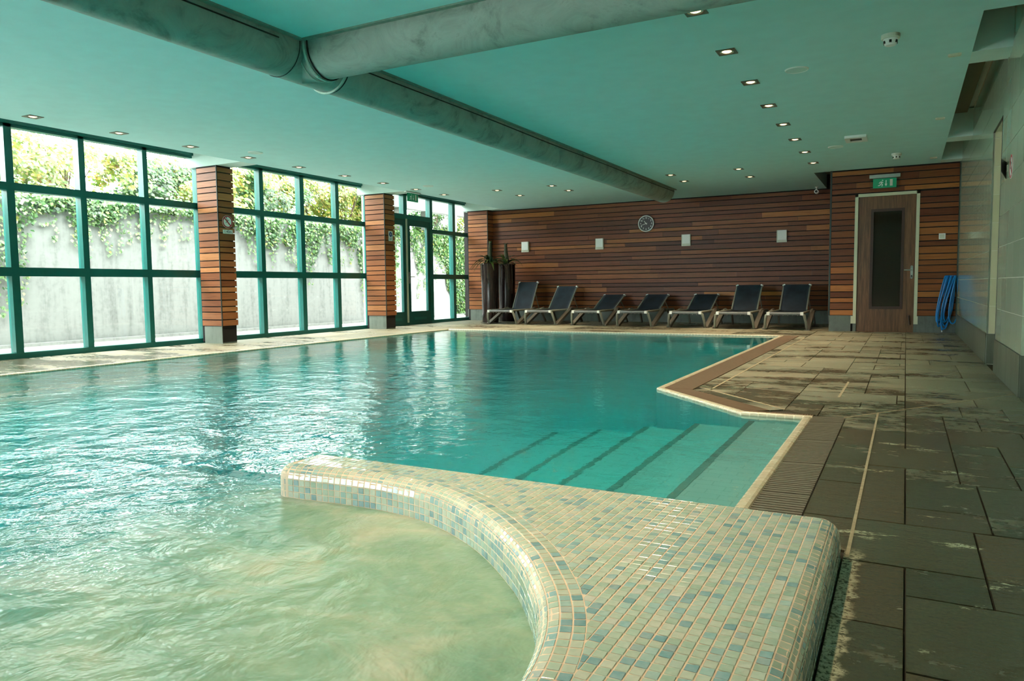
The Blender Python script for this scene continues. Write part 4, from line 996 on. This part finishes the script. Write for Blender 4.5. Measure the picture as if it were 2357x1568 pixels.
# ------------------------------------------------------------------ loungers
def sling(w, pts, th=.006):
    """curved cloth panel of width w through the (y,z) points"""
    b = MB(); n = len(pts); K = 8; vs = []
    for lay in (0, -th):
        for i, (y, z) in enumerate(pts):
            for k in range(K+1):
                x = -w/2+w*k/K; sag = -.018*(1-(2*k/K-1)**2)*sin(pi*i/(n-1)) if 0 < i < n-1 else 0
                vs.append((x, y, z+sag+lay))
    q = K+1; fs = []
    for i in range(n-1):
        for k in range(K):
            a = i*q+k; fs.append((a, a+1, a+q+1, a+q)); o = n*q; fs.append((o+a+q, o+a+q+1, o+a+1, o+a))
    for i in range(n-1):
        for k in (0, K): a = i*q+k; o = n*q; fs.append((a, a+q, o+a+q, o+a))
    return b.add(vs, fs)
HY, HZ, BL = .98, .285, .66
def lounger(x, y, ang, label):
    e = empty('sun_lounger', (x, y, 0)); tag(e, label, 'sun lounger', 'sun loungers along the timber wall')
    ca, sa = cos(ang), sin(ang); bk = lambda s, h=0: (HY+s*ca-h*sa, HZ+s*sa+h*ca)
    for s in (-1, 1):
        X = s*.275
        r_ = MB().tube([(X*.95, 0, .27), (X, .06, .285), (X, .5, .285), (X, HY, .285), (X, 1.75, .275), (X*.96, 1.85, .25)], .02, 8).build('side_rail', M['lounger_frame'], e, True)
        MB().tube([(s*.25, -.005, .27), (s*.295, .01, .245), (s*.318, .05, .13), (s*.328, .11, .012)], [.02, .024, .022, .02], 8).build('leg', M['lounger_frame'], e, True)
        MB().bar((s*.335, .10, .0), (s*.335, .80, .28), .075, .05, (1, 0, 0)).build('brace', M['lounger_dark'], e)
        MB().tube([(s*.318, .70, .25), (s*.325, .80, .295), (s*.325, .92, .305), (s*.318, 1.04, .27)], [.026, .03, .03, .024], 8).build('hinge_cover', M['lounger_dark'], e, True)
        MB().bar((s*.29, 1.30, .27), (s*.31, 1.52, .0), .05, .026, (0, 1, .6)).build('leg', M['lounger_dark'], e)
        y1, z1 = bk(.0); y2, z2 = bk(BL)
        bf = MB().tube([(s*.225, y1, z1+.015), (s*.225, y2, z2)], .014, 8).build('back_rail', M['lounger_frame'], e)
        MB().tube([(s*.24, y2-.012*ca, z2-.012*sa), (s*.205, y2+.012*ca, z2+.012*sa)], .02, 8).build('corner_cap', M['white'], bf)
        MB().box(s*.262-.024, s*.262+.024, -.028, .035, .248, .298).build('corner_cap', M['white'], e)
        y3, z3 = bk(.42)
        MB().tube([(s*.215, y3, z3-.01), (s*.23, y3+.10+.12*ca, .28)], .008, 6).build('back_strut', M['lounger_frame'], e)
    MB().tube([(-.25, -.004, .272), (.25, -.004, .272)], .024, 10).build('front_bar', M['lounger_bar'], e)
    sl = MB()
    sling(.50, [(.0, .298), (.2, .296), (.4, .29), (.6, .286), (.8, .284), (HY, .282)]).build('seat_sling', M['sling'], e, True)
    sling(.44, [(bk(BL*k/6, .012)) for k in range(7)]).build('back_sling', M['sling'], e, True)
    MB().tube([(-.2, bk(BL)[0], bk(BL)[1]), (.2, bk(BL)[0], bk(BL)[1])], .014, 8).build('top_bar', M['sling'], e)
    for k in range(6): MB().box(-.19+k*.075, -.18+k*.075, .02, .05, .235, .255).build('sling_hook', M['lounger_frame'], e)
    return e
R_ = math.radians
lounger(-7.33, 13.16, R_(60), 'dark sun lounger beside the plant pots, backrest raised highest')
lounger(-6.46, 13.16, R_(45), 'dark sun lounger second from the plant pots, backrest half raised')
lounger(-5.42, 13.12, R_(25), 'dark sun lounger third from the plant pots, backrest low')
lounger(-4.47, 13.07, R_(25), 'dark sun lounger in the middle of the row, below the clock')
lounger(-3.44, 12.93, R_(25), 'dark low-backed sun lounger third from the brown door')
lounger(-2.59, 12.82, R_(43), 'dark sun lounger second from the brown door, backrest raised')
lounger(-1.745, 12.75, R_(43), 'dark sun lounger nearest the brown door, backrest raised')

# ------------------------------------------------------------------ potted plants
def strap(b, a, L, lift, droop, w, base, rg):
    n = 6; d = Vector((cos(a), sin(a), 0)); sdv = Vector((-sin(a), cos(a), 0)); vs = []; tint = rg.random()
    for i in range(n+1):
        s_ = i/n; p = Vector(base)+d*(L*s_*(.35+.65*cos(lift)))+Vector((0, 0, L*(sin(lift)*s_-droop*s_*s_)))
        ww = w*(.55+.9*s_ if s_ < .4 else .91*(1-(s_-.4)/.6)+.02)
        vs += [p-sdv*ww, p+Vector((0, 0, -.25*ww)), p+sdv*ww]
    fs = []
    for i in range(n):
        for k in (0, 1): a_ = i*3+k; fs.append((a_, a_+1, a_+4, a_+3))
    b.add(vs, fs, tint)
def plant(x, y, h, stem, label, seed, tilt):
    rg = random.Random(seed); e = empty('potted_plant', (x, y, 0)); tag(e, label, 'plant', 'tall potted plants')
    b = MB(); n = 28
    prof_ = [(.172, 0.0), (.176, .02), (.184, h*.5), (.190, h-.03), (.196, h-.02), (.196, h), (.176, h), (.172, h-.05)]
    b.lathe(prof_, n).build('pot', M['pot'], e, True)
    MB().lathe([(.001, h-.045), (.173, h-.05)], 20, cap0=False, cap1=False).build('soil', M['bark'], e)
    MB().tube([(0, 0, h-.06), (.01, 0, h+.1), (.015*tilt, .0, h+stem*.6), (.02*tilt, 0, h+stem)], [.055, .045, .042, .03], 8).build('stem', M['stalk'], e, True)
    tip = MB()
    for k in range(10): strap(tip, rg.random()*6.28, .10, 1.25, .0, .012, (.02*tilt, 0, h+stem-.07), rg)
    tip.build('shoot_tip', M['leaf_strap'], e, tint=True)
    for k in range(26):
        lf = MB(); a = rg.random()*2*pi; strap(lf, a, rg.uniform(.32, .52), rg.uniform(.35, 1.2), rg.uniform(.35, 1.0), rg.uniform(.026, .042), (.03*cos(a), .03*sin(a), h-.02+.12*rg.random()), rg)
        lf.build('leaf', M['leaf_strap'], e, tint=True)
    for k in range(5):
        a = rg.uniform(3.4, 5.9); rt = .2; L = rg.uniform(.3, .75)
        MB().tube([(.1*cos(a), .1*sin(a), h+.01), (rt*cos(a), rt*sin(a), h+.005), ((rt+.004)*cos(a+.03), (rt+.004)*sin(a+.03), h-L*.5), ((rt-.004)*cos(a), (rt-.004)*sin(a), h-L)], [.007, .008, .007, .004], 6).build('aerial_root', M['bark'], e)
plant(-7.97, 13.88, 1.27, .48, 'tall dark glossy pot with strap leaved plant beside the window', 5, 1)
plant(-7.86, 14.44, 1.27, .46, 'tall dark glossy pot with strap leaved plant behind the first lounger', 8, -1)
e = None

# ------------------------------------------------------------------ garden court outside
gc = MB().box(-11.4, -9.2, -9, 19.5, -.2, -.03).box(-9.2, 4, -9, -3.75, -.2, -.03).build('floor_court', M['court']); tag(gc, 'pale paved strip of garden court outside the windows', None, None, 'structure')
MB().box(-11.38, -11.28, -4, 19.5, -.03, .02).build('gravel_margin', M['concrete_out'], gc)
gw = MB().box(-11.65, -11.38, -4, 19.6, -.2, 2.12).build('wall_garden', M['concrete_out']); tag(gw, 'weathered concrete garden wall outside the windows', None, None, 'structure')
gw2 = MB().box(-11.65, -9.25, 19.3, 19.6, -.2, 2.6).build('wall_garden_end', M['concrete_out']); tag(gw2, 'ivy covered concrete end wall of the garden court', None, None, 'structure')
MB().box(-13.5, -11.6, -4, 21, 1.2, 1.9).build('soil_bank', M['bark'], gw)
pg = empty('pergola', (-11.5, 17.0, 2.12)); tag(pg, 'weathered concrete pergola beam above the garden wall', 'pergola')
MB().box(-.12, .12, -2.4, 3.0, .70, 1.02).build('beam', M['concrete_out'], pg)
for yy in (-1.6, -.4, .9): MB().box(-.1, .1, yy-.1, yy+.1, 0, .7).build('post', M['concrete_out'], pg)
MB().box(-.5, 2.2, -2.6, 3.2, 1.02, 1.10).build('slab', M['concrete_out'], pg)
rg = random.Random(11)
def leaf(b, p, nrm, s, tint):
    nrm = Vector(nrm).normalized(); up = Vector((rg.gauss(0, .5), rg.gauss(0, .5), -1)); up = (up-nrm*up.dot(nrm)).normalized(); sd = nrm.cross(up); p = Vector(p)
    b.add([p-up*s*.5, p+sd*s*.55-up*s*.1, p+sd*s*.3+up*s*.35, p+up*s*.75, p-sd*s*.3+up*s*.35, p-sd*s*.55-up*s*.1], [(0, 1, 2, 3), (0, 3, 4, 5)], tint)
iv_ = MB()
def hang(y):
    """how far the ivy hangs down the wall at y"""
    v = .34+.16*sin(y*1.9)+.12*sin(y*4.3+1)
    for c, w, d in ((5.9, .34, 1.5), (6.95, .10, .95), (5.2, .5, 1.0), (10.9, .30, .75), (12.0, .30, 1.15), (12.6, .16, .9), (13.7, .20, 1.5), (14.9, .25, 1.35), (11.4, .5, .55), (16.1, .35, 1.3), (18.3, 1.3, 2.25), (3.5, .5, 1.2)):
        v = max(v, d*math.exp(-((y-c)/w)**2))
    for c, w, k in ((7.9, .7, .35), (8.9, .6, .35), (9.7, .4, .6)): v *= 1-(1-k)*math.exp(-((y-c)/w)**2)
    return v
for i in range(30000):
    y = rg.uniform(2.5, 19.2); h_ = hang(y); s_ = rg.random()**1.25*h_
    if rg.random() > (.95-.55*(s_/h_)**2)*(.55+.45*sin(y*9.1)*sin(y*3.7+s_*7)): continue
    z = 2.2-s_; x = -11.36+abs(rg.gauss(0, .05))+.08*max(0, 1-s_/.6)*rg.random()
    leaf(iv_, (x, y, z), (1, rg.gauss(0, .45), .5+rg.gauss(0, .4)), rg.uniform(.032, .06), min(1, max(0, rg.gauss(.45, .24))))
for i in range(6000):
    y = rg.uniform(2.5, 19); leaf(iv_, (-11.5+rg.gauss(0, .1), y, 2.14+abs(rg.gauss(0, .10+.05*sin(y*2.3)))), (.6, rg.gauss(0, .6), .8), rg.uniform(.035, .065), min(1, max(0, rg.gauss(.55, .24))))
for i in range(5200):
    x = rg.uniform(-11.4, -9.25); z = rg.uniform(0, 2.7); leaf(iv_, (x, 19.2-abs(rg.gauss(0, .12)), z), (rg.gauss(0, .4), -1, .4+rg.gauss(0, .4)), rg.uniform(.06, .11), min(1, max(0, rg.gauss(.4, .24))))
for i in range(7000):
    z = rg.uniform(0.02, 2.2); y = rg.uniform(16.9, 19.2)
    if y < 17.75-.42*z+.1*sin(z*6): continue
    leaf(iv_, (-11.36+abs(rg.gauss(0, .06)), y, z), (1, rg.gauss(0, .5), .4+rg.gauss(0, .4)), rg.uniform(.04, .075), min(1, max(0, rg.gauss(.42, .24))))
for k in range(90):
    y = rg.uniform(3.5, 17); L = hang(y)+rg.uniform(.15, .55); n_ = int(L*46); dr = rg.gauss(0, .12); wv = rg.uniform(.02, .06)
    for i in range(n_):
        s_ = L*rg.random(); leaf(iv_, (-11.35+rg.random()*.03, y+dr*s_+wv*sin(s_*7+k)+rg.gauss(0, .035), 2.15-s_), (1, rg.gauss(0, .5), .4), rg.uniform(.028, .052), min(1, max(0, rg.gauss(.6, .2))))
iv = iv_.build('ivy', M['ivy'], tint=True); tag(iv, 'green ivy spilling over and hanging down the garden wall', 'ivy', None, 'stuff')
def tree(name, x, y, z0, h, rx, n, mat, label, seed, lo=.15):
    g = random.Random(seed); e = empty(name, (x, y, z0)); tag(e, label, 'tree', 'shrubs and trees behind the garden wall')
    tr = MB()
    for k in range(7):
        a = g.random()*6.28; q = g.uniform(.3, .9)
        tr.tube([(0, 0, 0), (.15*q*cos(a), .15*q*sin(a), h*.35), (rx*.55*q*cos(a), rx*.55*q*sin(a), h*g.uniform(.6, .9))], [.03, .02, .006], 5)
    tr.build('trunk', M['bark'], e)
    b = MB(); cl = [(g.gauss(0, rx*.45), g.uniform(-rx, rx)*.95, h*(lo+(.95-lo)*g.random()**1.1), g.uniform(.17, .34)) for _ in range(34)]
    for i in range(n*4):
        c = g.choice(cl); v = Vector((g.gauss(0, 1), g.gauss(0, 1), g.gauss(0, 1))).normalized()*c[3]*(g.random()**.4)
        leaf(b, (c[0]+v.x, c[1]+v.y*1.1, c[2]+v.z), (v.x+.4, v.y, v.z+.3), g.uniform(.04, .075), g.random())
    tag(b.build('foliage', mat, e, tint=True), kind='stuff')
TREES = [('yellow_shrub', 5.9, 1.65, .95, 1700, 'leaf_yellow', 'yellow green shrub behind the wall in the leftmost window bay'), ('yellow_shrub', 7.5, 1.5, .9, 1300, 'leaf_yellow', 'thin yellow shrub behind the wall in the second window bay'),
    ('round_tree', 9.3, 1.35, .50, 1900, 'leaf_green', 'dense round green tree behind the wall left of the first pillar'), ('yellow_shrub', 10.4, 1.6, 1.0, 1300, 'leaf_yellow', 'sparse yellow shrub behind the wall right of the first pillar'),
    ('green_shrub', 11.9, 1.5, .95, 1700, 'leaf_green', 'pale green shrub behind the middle window bays'), ('yellow_shrub', 13.2, 1.7, .95, 1900, 'leaf_yellow', 'tall yellow green shrub behind the middle window'),
    ('yellow_shrub', 14.4, 1.8, .9, 1600, 'leaf_yellow', 'yellow green shrub left of the second pillar'), ('green_shrub', 15.7, 1.9, .7, 2200, 'leaf_green', 'dense green climber clump left of the second pillar'),
    ('green_shrub', 18.6, 1.7, .8, 1400, 'leaf_green', 'green shrub behind the pergola by the glass door'), ('yellow_shrub', 20.6, 1.6, .8, 1000, 'leaf_yellow', 'yellow shrub beyond the far end of the court')]
for k, (nm, y, h_, rx_, n_, mt, lb) in enumerate(TREES): tree(nm, -12.45-.1*(k % 3), y, 1.85, h_, rx_, n_, M[mt], lb, 21+k)
